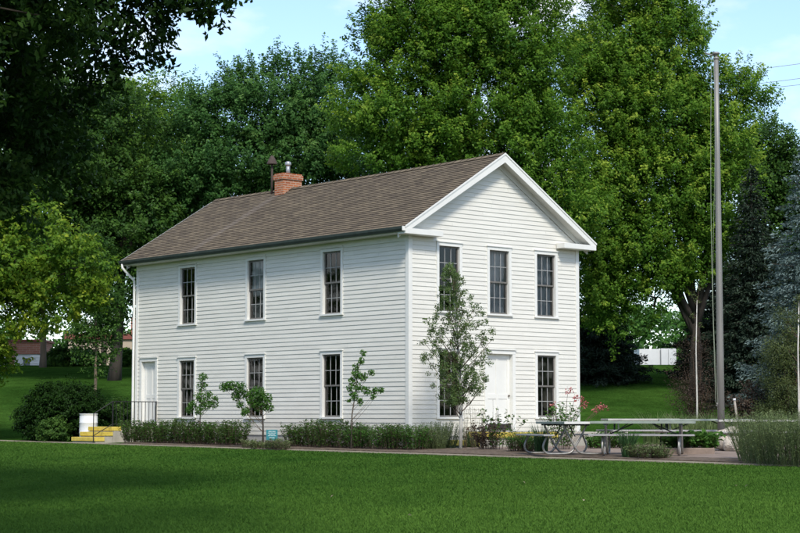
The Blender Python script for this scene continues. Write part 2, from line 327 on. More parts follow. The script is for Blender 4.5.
# ------------------------------------------------------------------ house
L, W = 13.294, 6.571
ZB, ZE = -.50, 5.13          # siding bottom and top of wall
RISE = .62; OV, OF, OB = .42, .36, .34   # eave, front and back overhang
HR = 5.025 + (W / 2 + .4646) * RISE
roof_e = HR - (W / 2 + OV) * RISE
house = empty('house', (HX, HY, -.78), YAW, 'white two-storey clapboard house with brown shingle roof and small brick chimney', 'house')
HZ = .78   # local z = world z + HZ
def T(p): return (p[0], p[1], p[2] + HZ)
ROW = .122
def clad(mb, O, u, n, length, zt, openings, gable=False):
    O = Vector(O); u = Vector(u); n = Vector(n)
    k = 0; z = ZB
    top = zt if not gable else HR + .1
    def span(zz):
        if not gable or zz <= zt: return 0, length
        h = (zz - zt) / RISE
        return h, length - h
    while z < top - 1e-6:
        z1 = min(z + ROW, top)
        jr = random.Random(int(z * 1000) + int(length * 77)); jo = []; q_ = jr.uniform(.4, 4.2)
        while q_ < length: jo.append(q_); q_ += jr.choice((2.44, 3.05, 3.66, 4.27, 4.88))
        cols_ = [jr.random() for _ in range(len(jo) + 1)]
        cuts = sorted({z, z1} | {q for o in openings for q in (o[2], o[3]) if z < q < z1} | ({zt} if gable and z < zt < z1 else set()))
        for c0, c1 in zip(cuts, cuts[1:]):
            s0, s1 = span(c0); e0, e1 = span(c1)
            if s1 - s0 < .02: continue
            if e1 < e0: e0 = e1 = (e0 + e1) / 2
            iv = [(s0, s1)]
            for (a0, a1, q0, q1) in openings:
                if q0 < (c0 + c1) / 2 < q1:
                    iv = [p for (s, e) in iv for p in ((s, min(e, a0)), (max(s, a1), e)) if p[1] - p[0] > 1e-4]
            o0 = .019 - .015 * (c0 - z) / ROW; o1 = .019 - .015 * (c1 - z) / ROW
            pcs = []
            for s, e in iv:
                ks = [s] + [q for q in jo if s + .05 < q < e - .05] + [e]
                for x_, y_ in zip(ks, ks[1:]): pcs.append((x_ + (.0007 if x_ != s else 0), y_ - (.0007 if y_ != e else 0), x_ == s0, y_ == s1, cols_[sum(q <= x_ + .001 for q in jo)]))
            for s, e, fs_, fe_, cv in pcs:
                ts = e0 if fs_ else s; te = e1 if fe_ else e; U = [(cv, cv)] * 4
                mb.poly([O + u * s + n * o0 + Vector((0, 0, c0)), O + u * e + n * o0 + Vector((0, 0, c0)), O + u * te + n * o1 + Vector((0, 0, c1)), O + u * ts + n * o1 + Vector((0, 0, c1))], U)
                if c0 == z: mb.poly([O + u * s + Vector((0, 0, c0)) + n * .003, O + u * e + Vector((0, 0, c0)) + n * .003, O + u * e + n * o0 + Vector((0, 0, c0)), O + u * s + n * o0 + Vector((0, 0, c0))], U)
        z = z1; k += 1
WT, WB, UB = 1.769, .019, 2.905
WW, GW = .80, .76
LW = [10.40, 6.84, 3.25]; GWc = [1.46, 3.363, 5.24]
UTOP = 4.664
# wall frames: (origin, u, n)
long_wall = ((0, L, HZ), (0, -1, 0), (-1, 0, 0)); gable_wall = ((0, 0, HZ), (1, 0, 0), (0, -1, 0))
back_long = ((W, 0, HZ), (0, 1, 0), (1, 0, 0)); back_gable = ((W, L, HZ), (-1, 0, 0), (0, 1, 0))
longo = [(L - c - WW / 2, L - c + WW / 2, zb, zt) for c in LW for zb, zt in ((WB, WT), (UB, UTOP))]
gabo = [(c - GW / 2, c + GW / 2, UB - .02, UTOP) for c in GWc] + [(c - GW / 2, c + GW / 2, WB, WT) for c in (GWc[0], GWc[2])]
FD = (L - 12.95, L - 12.15, -.27, 1.79)      # far side door
GD = (2.88, 3.86, -.36, 1.77)              # gable door
mb = MB()
clad(mb, *long_wall, L, ZE, longo + [FD]); clad(mb, *gable_wall, W, ZE - .13, gabo + [GD], True)
clad(mb, *back_long, L, ZE, []); clad(mb, *back_gable, W, ZE - .13, [], True)
mb.build('siding', M['siding'], house)
# corner boards, frieze
def frame(wall):
    O, u, n = (Vector(q) for q in wall)
    return lambda s, z, d: O + u * s + n * d + Vector((0, 0, z))
def wbox(mb, wall, s0, s1, z0, z1, d0, d1):
    P = frame(wall); c = [P(s, z, d) for z in (z0, z1) for (s, d) in ((s0, d0), (s1, d0), (s1, d1), (s0, d1))]
    i = len(mb.v); mb.v += [tuple(q) for q in c]
    for f in ((0, 3, 2, 1), (4, 5, 6, 7), (0, 1, 5, 4), (1, 2, 6, 5), (2, 3, 7, 6), (3, 0, 4, 7)): mb.f.append(tuple(i + k for k in f)); mb.uv.append(None)
cz = HZ
for (x, y, sx, sy) in ((0, 0, -1, -1), (W, 0, 1, -1), (0, L, -1, 1), (W, L, 1, 1)):
    mb = MB(); o = .034; k = .10
    xa, xb = sorted((x + sx * o, x - sx * k)); ya, yb = sorted((y + sy * o, y - sy * k))
    mb.box((xa, ya, ZB - .02 + cz), (xb, yb, ZE + cz)); mb.build('corner_board', M['trim'], house, bevel=.004)
mb = MB(); wbox(mb, long_wall, .102, L - .102, roof_e - .32, roof_e - .155, .0, .036); mb.build('frieze_board', M['trim'], house)
mb = MB(); mb.box((.01, .01, -.5), (W - .01, L - .01, ZB + cz)); mb.build('foundation', M['foundation'], house)
# interior: floors and a near-black core behind the windows, room darkness put into the colour
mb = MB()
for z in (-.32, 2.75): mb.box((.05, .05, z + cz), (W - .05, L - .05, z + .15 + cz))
mb.box((1.6, 1.6, -.1 + cz), (W - 1.6, L - 1.6, ZE + cz)); mb.build('unlit_interior', M['interior'], house)

def window(wall, s0, s1, z0, z1, cols, rows, curtain=0, seed=0):
    mb = MB(); cw = .095; d = .034
    wbox(mb, wall, s0 - cw, s0, z0 - .0, z1, -.09, d); wbox(mb, wall, s1, s1 + cw, z0, z1, -.09, d)
    wbox(mb, wall, s0 - cw, s1 + cw, z1 + .0005, z1 + cw, -.09, d + .002); wbox(mb, wall, s0 - cw - .02, s1 + cw + .02, z1 + cw + .0005, z1 + cw + .028, -.02, d + .03)
    win = mb.build('window', M['trim'], house)
    mb = MB(); wbox(mb, wall, s0 - cw - .02, s1 + cw + .02, z0 - .05, z0 - .0005, -.10, d + .035); mb.build('sill', M['trim'], win)
    zm = (z0 + z1) / 2; f = .045
    for (a, b, dd) in ((zm - .02, z1, -.035), (z0, zm + .02, -.065)):
        mb = MB(); e = .028
        wbox(mb, wall, s0 + .001, s0 + f, a, b, dd - e, dd); wbox(mb, wall, s1 - f, s1 - .001, a, b, dd - e, dd)
        wbox(mb, wall, s0 + f, s1 - f, b - f, b - .001, dd - e, dd); wbox(mb, wall, s0 + f, s1 - f, a + .001, a + f, dd - e, dd)
        mb.build('sash', M['sash'], win)
        mb = MB(); w_ = s1 - s0 - 2 * f; h_ = b - a - 2 * f
        for i in range(1, cols): x = s0 + f + w_ * i / cols; wbox(mb, wall, x - .009, x + .009, a + f, b - f, dd - e + .004, dd - .003)
        for i in range(1, rows): z = a + f + h_ * i / rows; wbox(mb, wall, s0 + f, s1 - f, z - .009, z + .009, dd - e + .006, dd - .006)
        mb.build('muntins', M['muntin'], win)
        mb = MB(); P = frame(wall); q = dd - e / 2
        mb.poly([P(s0 + f, a + f, q), P(s1 - f, a + f, q), P(s1 - f, b - f, q), P(s0 + f, b - f, q)]); mb.build('pane', M['glass'], win)
    if curtain:
        mb = MB(); P = frame(wall); n_ = 26; rr = random.Random(seed)
        zc0 = z0 + (.02 if curtain == 1 else .9); pv = None
        for i in range(n_ + 1):
            s = s0 + (s1 - s0) * i / n_; dpt = -.16 - .018 * math.sin(i * 1.7 + seed); cur = (P(s, zc0, dpt), P(s, z1, dpt))
            if pv: mb.poly([pv[0], cur[0], cur[1], pv[1]])
            pv = cur
        mb.build('curtain', M['curtain'], win)
    elif curtain is not None:
        pass
    return win
for i, (s0, s1, z0, z1) in enumerate(longo): window(long_wall, s0, s1, z0, z1, 3, 2, (0, 0, 0, 2, 0, 0)[i], i)
for i, (s0, s1, z0, z1) in enumerate(gabo): window(gable_wall, s0, s1, z0, z1, 3, 2, 1 if i in (1, 2) else 0, i)
def door(wall, s0, s1, z0, z1, label=None, recess=-.10):
    cw = .11; mb = MB()
    wbox(mb, wall, s0 - cw, s0, z0, z1, recess - .05, .036); wbox(mb, wall, s1, s1 + cw, z0, z1, recess - .05, .036)
    wbox(mb, wall, s0 - cw, s1 + cw, z1 + .0005, z1 + cw, recess - .05, .04); wbox(mb, wall, s0 - cw - .02, s1 + cw + .02, z1 + cw + .001, z1 + cw + .03, -.02, .07)
    mb.build('door_frame', M['trim'], house)
    mb = MB(); wbox(mb, wall, s0 + .003, s1 - .003, z0 + .01, z1 - .003, recess - .045, recess)
    mid = (s0 + s1) / 2; zc = z0 + .95
    for (p0, p1) in ((s0, mid), (mid, s1)):
        pass
    st = .11
    for (a, b) in ((s0 + .003, s0 + st), (s1 - st, s1 - .003), (mid - .05, mid + .05)): wbox(mb, wall, a, b, z0 + .011, z1 - .004, recess - .001, recess + .014)
    for (a, b) in ((z0 + .012, z0 + .22), (zc - .07, zc + .07), (z1 - .13, z1 - .005)):
        for (p0, p1) in ((s0 + st, mid - .05), (mid + .05, s1 - st)): wbox(mb, wall, p0, p1, a, b, recess - .001, recess + .013)
    d = mb.build('door', M['trim'], house, bevel=.003)
    mb = MB(); P = frame(wall); c = P(s1 - .07, zc + .02, recess + .05)
    mb.lathe([(0.001, -.03), (.022, -.02), (.03, 0), (.022, .02), (.001, .03)], tuple(c), 12); mb.build('handle', M['rust'], d, True)
door(gable_wall, *GD); door(long_wall, *FD)

# roof: shingle courses stepped up each slope
def slope(side):
    mb = MB(); cs = 1 / math.sqrt(1 + RISE ** 2); run = W / 2 + OV; sl_ = run / cs; n_ = int(sl_ / .14); y0, y1 = -OF, L + OB
    for k in range(n_ + 1):
        d0 = k * .14; d1 = min((k + 1) * .14, sl_)
        if d1 - d0 < .01: continue
        for j in range(int((y1 - y0) / 1.0) + 1):
            ya = y0 + j; yb = min(y1, ya + 1.0)
            if yb - ya < .001: continue
            def pt(d, y, up):
                xx = -OV + d * cs; zz = roof_e + d * cs * RISE + .0
                x_, z_ = xx - up * RISE * cs, zz + up * cs
                if side: x_ = W - x_
                sag = -.028 * math.sin(PI * (y - y0) / (y1 - y0)) * (d / sl_)      # the old ridge sags a little
                return (x_, y, z_ + HZ + sag)
            q = [pt(d0, ya, .026), pt(d0, yb, .026), pt(d1, yb, .012), pt(d1, ya, .012)]; uv = [(ya, d0 + .004), (yb, d0 + .004), (yb, d1 + .004), (ya, d1 + .004)]
            r_ = [pt(d0, ya, .011 if k else -.03), pt(d0, yb, .011 if k else -.03), pt(d0, yb, .026), pt(d0, ya, .026)]; uv2 = [(ya, d0 + .005)] * 4
            if not side: q = q[::-1]; uv = uv[::-1]; r_ = r_[::-1]
            mb.poly(q, uv); mb.poly(r_, uv2)
    return mb
for sd_ in (0, 1): slope(sd_).build('roof', M['shingle'], house)
mb = MB(); mb.v = []
for j in range(50):
    ya = -OF + j * .2915; yb = ya + .2915
    if yb > L + OB + .01: break
    sg = lambda y: -.028 * math.sin(PI * (y + OF) / (L + OB + OF))
    for sx in (-1, 1):
        mb.poly([(W / 2, ya, HR + HZ + .05 + sg(ya)), (W / 2, yb, HR + HZ + .038 + sg(yb)), (W / 2 + sx * .15, yb, HR + HZ + .038 - .15 * RISE + sg(yb)), (W / 2 + sx * .15, ya, HR + HZ + .05 - .15 * RISE + sg(ya))], [(ya, 0.01), (yb, .01), (yb, .12), (ya, .12)])
mb.build('ridge_cap', M['shingle'], house)
# rake boards, soffits, returns
def rake(y, out):
    "front (out=-1) or back (out=1) rake board and soffit; y is the plane of the overhang's edge"
    mb = MB(); t = .024
    for s_ in (-1, 1):
        def q(dx, dz): return (W / 2 + s_ * dx, dz)
        run = W / 2 + OV; hgt = .21
        z0 = HR + .01
        P = [(0, z0), (run, z0 - run * RISE), (run, z0 - run * RISE - hgt + .03), (0, z0 - hgt * 1.17)]
        pts = [(W / 2 + s_ * a, b) for a, b in P]
        ya, yb = (y, y - out * t)
        f = [(x, ya, z + HZ) for x, z in pts]; g = [(x, yb, z + HZ) for x, z in pts]
        mb.poly(f); mb.poly(g)
        for k in range(4): mb.poly([f[k], f[(k + 1) % 4], g[(k + 1) % 4], g[k]])
        # drip strip under the shingles
        P = [(0, z0 + .022), (run + .02, z0 + .022 - (run + .02) * RISE), (run + .02, z0 - .03 - (run + .02) * RISE), (0, z0 - .03)]
        f = [(W / 2 + s_ * a, y + out * .018, b + HZ) for a, b in P]; g = [(W / 2 + s_ * a, y + out * .001, b + HZ) for a, b in P]
        mb.poly(f)
        for k in range(4): mb.poly([f[k], f[(k + 1) % 4], g[(k + 1) % 4], g[k]])
    mb.build('rake_board', M['trim'], house)
    mb = MB(); yw = 0 if out < 0 else L
    for s_ in (-1, 1):
        run = W / 2 + OV - .02; z0 = HR - .135
        a = [(W / 2, z0), (W / 2 + s_ * run, z0 - run * RISE)]
        mb.poly([(a[0][0], yw, a[0][1] + HZ), (a[1][0], yw, a[1][1] + HZ), (a[1][0], y - out * t, a[1][1] + HZ), (a[0][0], y - out * t, a[0][1] + HZ)])
        # frieze against the wall
        for (d0, d1, dep) in ((0, .16, .045),):
            f = [(W / 2 + s_ * 0, z0 - .001), (W / 2 + s_ * run, z0 - run * RISE), (W / 2 + s_ * run, z0 - run * RISE - .15), (W / 2, z0 - .175)]
            f3 = [(x, yw + out * dep, z + HZ) for x, z in f]; g3 = [(x, yw, z + HZ) for x, z in f]
            mb.poly(f3)
            for k in range(4): mb.poly([f3[k], f3[(k + 1) % 4], g3[(k + 1) % 4], g3[k]])
    mb.build('soffit', M['soffit'], house)
rake(-OF, -1); rake(L + OB, 1)
# boxed eave returns at the front gable, eave soffits, gutter, downspout
for s_ in (0, 1):
    mb = MB(); x0, x1 = (-OV - .005, .92) if not s_ else (W - .92, W + OV + .005)
    mb.box((x0, -OF - .004, roof_e - .185 + HZ), (x1, -.047, roof_e - .04 + HZ))
    mb.build('eave_return', M['trim'], house, bevel=.004)
    mb = MB(); x0, x1 = (-OV + .0, -.002) if not s_ else (W + .002, W + OV)
    mb.box((x0, -.04, roof_e - .15 + HZ), (x1, L + OB - .03, roof_e - .13 + HZ)); fx = x0 if not s_ else x1 - .02
    mb.box((fx - .001, -.04, roof_e - .129 + HZ), (fx + .021, L + OB - .03, roof_e - .004 + HZ))
    mb.build('eave_soffit', M['soffit'], house)
mb = MB(); gx = -OV - .006; gzt = roof_e + HZ + .0
prof = [(0, 0, .005), (0, 0, -.12), (-.06, 0, -.12), (-.10, 0, -.06), (-.11, 0, .005), (-.1, 0, .005), (-.09, 0, -.055), (-.055, 0, -.108), (-.01, 0, -.108), (-.01, 0, .005)]
mb.prism(prof, (gx, -OF + .04, gzt), (gx, L + OB, gzt)); mb.build('gutter', M['gutter'], house)
mb = MB(); mb.box((gx - .10, -OF + .012, gzt - .115), (gx, -OF + .036, gzt + .0)); mb.build('gutter_end', M['trim'], house)
mb = MB(); mb.tube([(gx - .05, L + .18, gzt - .10), (gx - .05, L + .18, gzt - .22), (gx + .06, L + .12, gzt - .36), (-.09, L + .075, gzt - .62), (-.085, L + .065, gzt - .8), (-.085, L + .065, 1.2), (-.085, L + .065, .12)], .042, 8); mb.build('downspout', M['trim'], house, True)
# chimney
ch = MB(); x0, x1, y0, y1 = 2.91, 3.66, 9.37, 9.82; zc0, zc1 = HR - .55 + HZ, HR + .44 + HZ
def uvbox(mb, lo, hi):
    (xa, ya, za), (xb, yb, zb) = lo, hi
    for (p, q) in (((xa, ya), (xb, ya)), ((xb, ya), (xb, yb)), ((xb, yb), (xa, yb)), ((xa, yb), (xa, ya))):
        d = math.hypot(q[0] - p[0], q[1] - p[1]); o = p[0] + p[1]
        mb.poly([(*p, za), (*q, za), (*q, zb), (*p, zb)], [(o, za), (o + d, za), (o + d, zb), (o, zb)])
    mb.poly([(xa, ya, zb), (xb, ya, zb), (xb, yb, zb), (xa, yb, zb)], [(xa, ya), (xb, ya), (xb, yb), (xa, yb)]); mb.poly([(xa, ya, za), (xa, yb, za), (xb, yb, za), (xb, ya, za)], [(0, 0)] * 4)
uvbox(ch, (x0, y0, zc0), (x1, y1, zc1 - .17)); uvbox(ch, (x0 - .035, y0 - .035, zc1 - .169), (x1 + .035, y1 + .035, zc1 - .02)); uvbox(ch, (x0 - .01, y0 - .01, zc1 - .019), (x1 + .01, y1 + .01, zc1 + .03))
chim = ch.build('chimney', M['brick'], house)
mb = MB(); mb.tube([(3.28, 9.6, zc1), (3.28, 9.6, zc1 + .33)], .065, 14); mb.lathe([(.10, .33), (.105, .36), (.10, .42), (.04, .45), (.001, .46)], (3.28, 9.6, zc1), 14); mb.lathe([(.066, .3), (.10, .33)], (3.28, 9.6, zc1), 14)
mb.build('flue_pipe', M['zinc'], chim, True)
mb = MB(); mb.tube([(3.1, 10.22, HR + HZ - .3), (3.1, 10.22, HR + HZ + .92)], .035, 12); mb.lathe([(.17, .90), (.165, .95), (.09, 1.1), (.04, 1.18), (.001, 1.19)], (3.1, 10.22, HR + HZ - .05), 16)
mb.lathe([(.001, .92), (.17, .90)], (3.1, 10.22, HR + HZ - .05), 16); mb.build('vent_pipe', M['rust'], house, True)

# ------------------------------------------------------------------ landings, steps, railing
def hbox(name, a0, a1, b0, b1, z0, z1, m, parent=None, bevel=.01):
    mb = MB(); mb.box((a0, b0, z0 + HZ), (a1, b1, z1 + HZ)); return mb.build(name, m, parent, bevel=bevel)
fs = empty('front_steps', (HX, HY, -.78), YAW, 'concrete landing and steps with yellow painted edges at the front gable door', 'steps')
hbox('landing', 2.15, 6.45, -2.0, -.03, -1.0, -.40, M['concrete'], fs); hbox('step_edge', 2.10, 2.32, -2.02, -.05, -.535, -.385, M['yellow'], fs)
hbox('step', .62, 2.14, -1.9, -.05, -1.0, -.60, M['concrete'], fs); hbox('step_edge', .56, .78, -1.92, -.07, -.73, -.585, M['yellow'], fs)
hbox('step_edge', 2.33, 3.6, -2.03, -1.8, -.535, -.383, M['yellow'], fs)
ss = empty('side_steps', (HX, HY, -.78), YAW, 'concrete landing with three yellow steps at the far side door', 'steps')
hbox('landing', -1.66, -.04, 11.95, 13.35, -1.05, -.29, M['concrete'], ss)
for k in range(3):
    a_ = -1.70 - .30 * k; z_ = -.28 - .16 * k
    hbox('step', a_ - .0, a_ + .33, 11.96, 13.34, -1.1 - .01 * k, z_ - .125, M['concrete'], ss)
    hbox('step_edge', a_ - .03, a_ + .31, 11.94, 13.36, z_ - .124, z_, M['yellow'], ss)
rl = empty('iron_railing', (HX, HY, -.78), YAW, 'thin black iron railing along the side door landing', 'railing')
za, zb = -.20 + HZ, .50 + HZ
for z in (za, zb): mb = MB(); mb.box((-1.68, 11.98, z - .013), (-.05, 12.01, z + .013)); mb.build('rail', M['iron'], rl)
for a_ in (-1.68, -.09): mb = MB(); mb.box((a_ - .016, 11.978, -.29 + HZ), (a_ + .016, 12.012, zb + .015)); mb.build('post', M['iron'], rl)
for k in range(11):
    a_ = -1.54 + k * .132
    mb = MB(); mb.box((a_ - .007, 11.988, za + .013), (a_ + .007, 12.002, zb - .013)); mb.build('baluster', M['iron'], rl)
mb = MB(); mb.tube([(-1.68, 11.995, zb), (-2.36, 11.995, .12 + HZ)], .015, 6); mb.build('handrail', M['iron'], rl)
mb = MB(); mb.tube([(-1.68, 11.995, za), (-2.36, 11.995, -.55 + HZ)], .013, 6); mb.build('rail', M['iron'], rl)
mb = MB(); mb.tube([(-2.36, 11.995, -.80 + HZ), (-2.36, 11.995, .14 + HZ)], .015, 6); mb.build('post', M['iron'], rl)

# barrel
x, y = h2w(-1.5, 13.72); bz = gzf(x, y)
mb = MB(); mb.lathe([(.001, 0), (.27, 0), (.285, .02), (.285, .26), (.298, .28), (.285, .30), (.288, .44), (.285, .58), (.298, .60), (.285, .62), (.285, .80), (.275, .85), (.29, .86), (.29, .885), (.25, .885), (.24, .87), (.001, .87)], n=32)
o = mb.build('barrel', M['barrel'], None, True); o.location = (x, y, bz); tag(o, 'white plastic barrel standing beside the yellow side steps', 'barrel')
# teal sign
x, y = wx(272, 46.6), 46.6; sz = gzf(x, y)
sg = empty('garden_sign', (x, y, sz), R(12), 'small teal sign on a wire stand in the shrub bed', 'sign')
mb = MB(); mb.box((-.15, -.008, .26), (.15, .008, .54)); mb.build('sign_board', M['teal'], sg)
mb = MB()
for k, (wd, zz, hh) in enumerate(((.20, .485, .02), (.23, .445, .014), (.18, .41, .014), (.22, .375, .014), (.15, .32, .018))):
    nw = 3 if k % 2 else 2; xx = -wd / 2
    for j in range(nw): ww_ = wd / nw; mb.box((xx + .006, -.0115, zz), (xx + ww_ - .006, -.0085, zz + hh)); xx += ww_
mb.build('lettering', M['signtext'], sg)
for s_ in (-1, 1): mb = MB(); mb.tube([(s_ * .10, 0, -.1), (s_ * .10, 0, .265)], .005, 6); mb.build('leg', M['iron'], sg)

# ------------------------------------------------------------------ flagpole
x, y = wx(721, 44), 44; fz = gzf(x, y); top = wz(59, 44) - fz
fp = empty('flagpole', (x, y, fz), 0, 'tall grey metal flagpole with a rope, without a flag, among the picnic tables', 'flagpole')
lean = .02
mb = MB(); mb.tube([(lean * t_, 0, top * t_ - .2 * (t_ == 0)) for t_ in (0, .25, .5, .75, 1)], [.092, .086, .076, .066, .056], 20); mb.build('pole', M['alu'], fp, True)
mb = MB(); mb.lathe([(.06, -.02), (.08, 0), (.08, .03), (.04, .05), (.03, .10), (.09, .12), (.10, .14), (.07, .17), (.001, .18)], (lean, 0, top), 16); mb.tube([(lean - .03, 0, top + .08), (lean - .28, 0, top + .15)], .02, 6)
mb.build('truck', M['alu'], fp, True)
mb = MB(); pts = []
for k in range(25):
    t_ = k / 24; z = top + .05 - (top - 1.15) * t_; pts.append((lean - .16 + .02 - .02 * t_ + (-.06 * math.sin(PI * t_)), -.1, z))
mb.tube(pts, .006, 5); mb.build('rope', M['rope'], fp)
mb = MB(); mb.tube([(p[0] + .06 + .05 * math.sin(k * .26), p[1] + .02, p[2]) for k, p in enumerate(pts)], .004, 5); mb.build('rope', M['rope'], fp)
mb = MB(); mb.box((-.13, -.13, 1.16), (-.09, -.08, 1.2)); mb.box((-.14, -.16, 1.12), (-.11, -.05, 1.14)); mb.build('cleat', M['alu'], fp)
for i, (px, D, s_) in enumerate(((727, 42.3, .40), (734, 41.8, .26))):
    x, y = wx(px, D), D; bm = bmesh.new(); bmesh.ops.create_icosphere(bm, subdivisions=4, radius=s_)
    rr = random.Random(i)
    for v in bm.verts:
        n_ = v.co.normalized(); v.co *= 1 + .18 * math.sin(n_.x * 4 + i) * math.cos(n_.y * 3.1 + 2 * i) + rr.uniform(-.03, .03); v.co.z *= .75
    me = bpy.data.meshes.new('rock'); bm.to_mesh(me); bm.free()
    o = link('rock', me, M['rock']); o.location = (x, y, gzf(x, y) + (.30, .2, .08)[i]); tag(o, ['large pale boulder at the foot of the flagpole', 'smaller pale stone right of the flagpole boulder', 'low stone at the edge of the leafy bed'][i], 'rock')

# ------------------------------------------------------------------ picnic tables
def picnic(px, D, rot, label, L_=2.44, topm='tabletop', endm=None, style='tube'):
    x, y = wx(px, D), D; z = gzf(x, y) + .045
    t = empty('picnic_table', (x, y, z), rot, label, 'picnic table', 'picnic tables on the patio')
    for k in range(5):
        mb = MB(); mb.box((-L_ / 2, -.37 + k * .15, .695), (L_ / 2, -.37 + k * .15 + .14, .745)); mb.build('top_board', M[topm], t, bevel=.004)
    if endm: mb = MB(); mb.box((L_ / 2 + .001, -.375, .695), (L_ / 2 + .02, .375, .745)); mb.build('end_board', M[endm], t)
    for s_ in (-1, 1):
        mb = MB(); mb.box((-L_ / 2, s_ * .73 - .13, .425), (L_ / 2, s_ * .73 + .13, .462)); mb.build('bench', M['bench'], t, bevel=.004)
    for e in (-1, 1):
        xx = e * (L_ / 2 - .32)
        if style == 'tube':
            for s_ in (-1, 1):
                pts = [(xx, -s_ * .30, .69), (xx, -s_ * .16, .42), (xx, s_ * .02, .12)]
                r_ = .15; cy, czz = s_ * .60, .18
                pts += [(xx, s_ * .10, .05), (xx, s_ * .22, .03), (xx, s_ * .45, .025)]
                for k in range(11):
                    a = -PI / 2 + k / 10 * PI * .62
                    pts.append((xx, cy + s_ * math.cos(a) * r_, czz + math.sin(a) * r_))
                pts.append((xx, s_ * .70, .33)); pts.append((xx, s_ * .66, .42))
                # smooth once
                q = [pts[0]]
                for p0, p1 in zip(pts, pts[1:]): q += [tuple(p0[k] * .75 + p1[k] * .25 for k in range(3)), tuple(p0[k] * .25 + p1[k] * .75 for k in range(3))]
                q.append(pts[-1]); mb = MB(); mb.tube([(p[0] + s_ * .024, p[1], p[2]) for p in q], .024, 8); mb.build('leg', M['chrome'], t, True)
        else:
            for s_ in (-1, 1):
                mb = MB(); mb.tube([(xx + s_ * .025, s_ * .26, .69), (xx + s_ * .025, s_ * .40, .0)], .024, 8); mb.build('leg', M['darkmetal'], t, True)
            mb = MB(); mb.tube([(xx, -.80, .405), (xx, .80, .405)], .022, 8); mb.build('crossbar', M['chrome'], t, True)
        mb = MB(); mb.box((xx - .03, -.34, .655), (xx + .03, .34, .694)); mb.build('cleat', M['darkmetal'], t)
        mb = MB(); mb.tube([(xx, 0, .42), (e * .22, 0, .69)], .015, 6); mb.build('brace', M['darkmetal'], t, True)
    return t
def rotdir(dx, dy): return math.atan2(dy, dx)
# far side-end table: near end at px 565-596, going back to the left
ux, uy = .26, -.966
D0 = 39.2; L_ = 1.9
cx = wx(580.5, D0) - ux * L_ / 2; cy = D0 - uy * L_ / 2
picnic(400 + cx / cy * FPX, cy, rotdir(ux, uy), 'picnic table with looped tube legs seen from its pale end', L_, 'tabletop', 'tabletopend')
picnic(643, 39.2, R(-11), 'long green-grey picnic table seen side on, middle of the row', 2.3, 'tabletop', None, 'tube')
picnic(703, 45.5, R(3), 'picnic table behind the flagpole and leafy bed', 2.44, 'tabletop', None, 'post')
picnic(768, 42.6, R(-4), 'pale picnic table half hidden by the tall sage, rightmost', 2.44, 'tabletop2', None, 'post')
picnic(640, 45.5, R(8), 'picnic table standing behind the long middle one', 1.9, 'tabletop2', None, 'post')
# leaning post
x, y = wx(741, 48), 48; z = gzf(x, y)
ps = empty('leaning_post', (x, y, z), 0, 'thin wooden post leaning left in front of the dark spruces', 'post')
mb = MB(); mb.tube([(0, 0, -.1), (-.17, 0, 1.28)], [.035, .03], 8); mb.build('post', M['lwood'], ps, True); mb = MB(); mb.tube([(-.17, 0, 1.281), (-.178, 0, 1.34)], .04, 8); mb.build('cap', M['garagewhite'], ps, True)

# ------------------------------------------------------------------ far buildings
def at(px, D): x = wx(px, D); return x, D
D = 104
g0, g1 = wx(-60, D), wx(41, D); zb = gzf(wx(20, D), D); z1 = wz(354, D); z2 = wz(341.5, D)
gb = empty('garage', (0, 0, 0), 0, 'low brick and white garage building on the hill, behind the lime green maple', 'building')
mb = MB(); uvbox(mb, (g0, D, z1), (g1, D + 3, z2)); mb.build('brick_wall', M['brickred'], gb)
mb = MB(); uvbox(mb, (wx(7.5, D), D - .02, zb - .4), (wx(13, D), D + .5, z1)); mb.build('brick_pier', M['brickred'], gb)
mb = MB(); mb.box((g0, D + .1, zb - .4), (g1 - .02, D + 2.9, z1 - .002)); mb.build('wall', M['garagewhite'], gb)
mb = MB(); mb.box((wx(22, D), D + .04, zb - .2), (wx(28.5, D), D + .14, wz(358, D))); mb.build('door', M['garagedark'], gb)
mb = MB(); mb.box((g0 - .1, D - .1, z2 + .001), (g1 + .1, D + 3.1, z2 + .12)); mb.build('roof', M['redtrim'], gb)
mb = MB(); mb.box((wx(29, D), D + .05, zb - .2), (wx(40, D), D + .12, wz(355, D)))
for k in range(1, 4): zz = zb + k * (z1 - zb) / 4; mb.box((wx(29, D), D + .03, zz), (wx(40, D), D + .05, zz + .03))
mb.build('garage_door', M['garagewhite'], gb)
D = 116; zb = gzf(wx(100, D), D); z2 = wz(334, D)
gb = empty('warehouse', (0, 0, 0), 0, 'beige flat-roofed building with dark red roof edge beyond the hill', 'building')
mb = MB(); mb.box((wx(66, D), D, zb - .5), (wx(200, D), D + 12, z2 - .35)); mb.build('wall', M['beige'], gb)
mb = MB(); mb.box((wx(66, D) - .15, D - .15, z2 - .35), (wx(200, D) + .15, D + 12.2, z2)); mb.build('roof', M['redtrim'], gb)
mb = MB(); mb.box((wx(100, D), D - .03, zb - .3), (wx(106, D), D + .1, wz(341, D))); mb.build('door', M['rust'], gb)
mb = MB(); uvbox(mb, (wx(125, D), D + 2, z2), (wx(131, D), D + 3, wz(316, D))); mb.build('chimney', M['brickred'], gb)
mb = MB(); mb.box((wx(127, D), D + 1.8, z2 + .3), (wx(129.5, D), D + 1.99, wz(319, D))); mb.build('pipe', M['garagewhite'], gb)
D = 106; zb = gzf(wx(660, D), D)
gb = empty('trailer', (0, 0, 0), 0, 'white box trailer parked at the top of the hill, under the trees', 'trailer')
mb = MB(); mb.box((wx(640, D), D, zb - .05), (wx(661.5, D), D + 2.4, wz(349, D))); mb.box((wx(661.7, D), D - .06, zb - .05), (wx(677, D), D + 2.4, wz(348.5, D))); 
mb.build('body', M['garagewhite'], gb, bevel=.02)
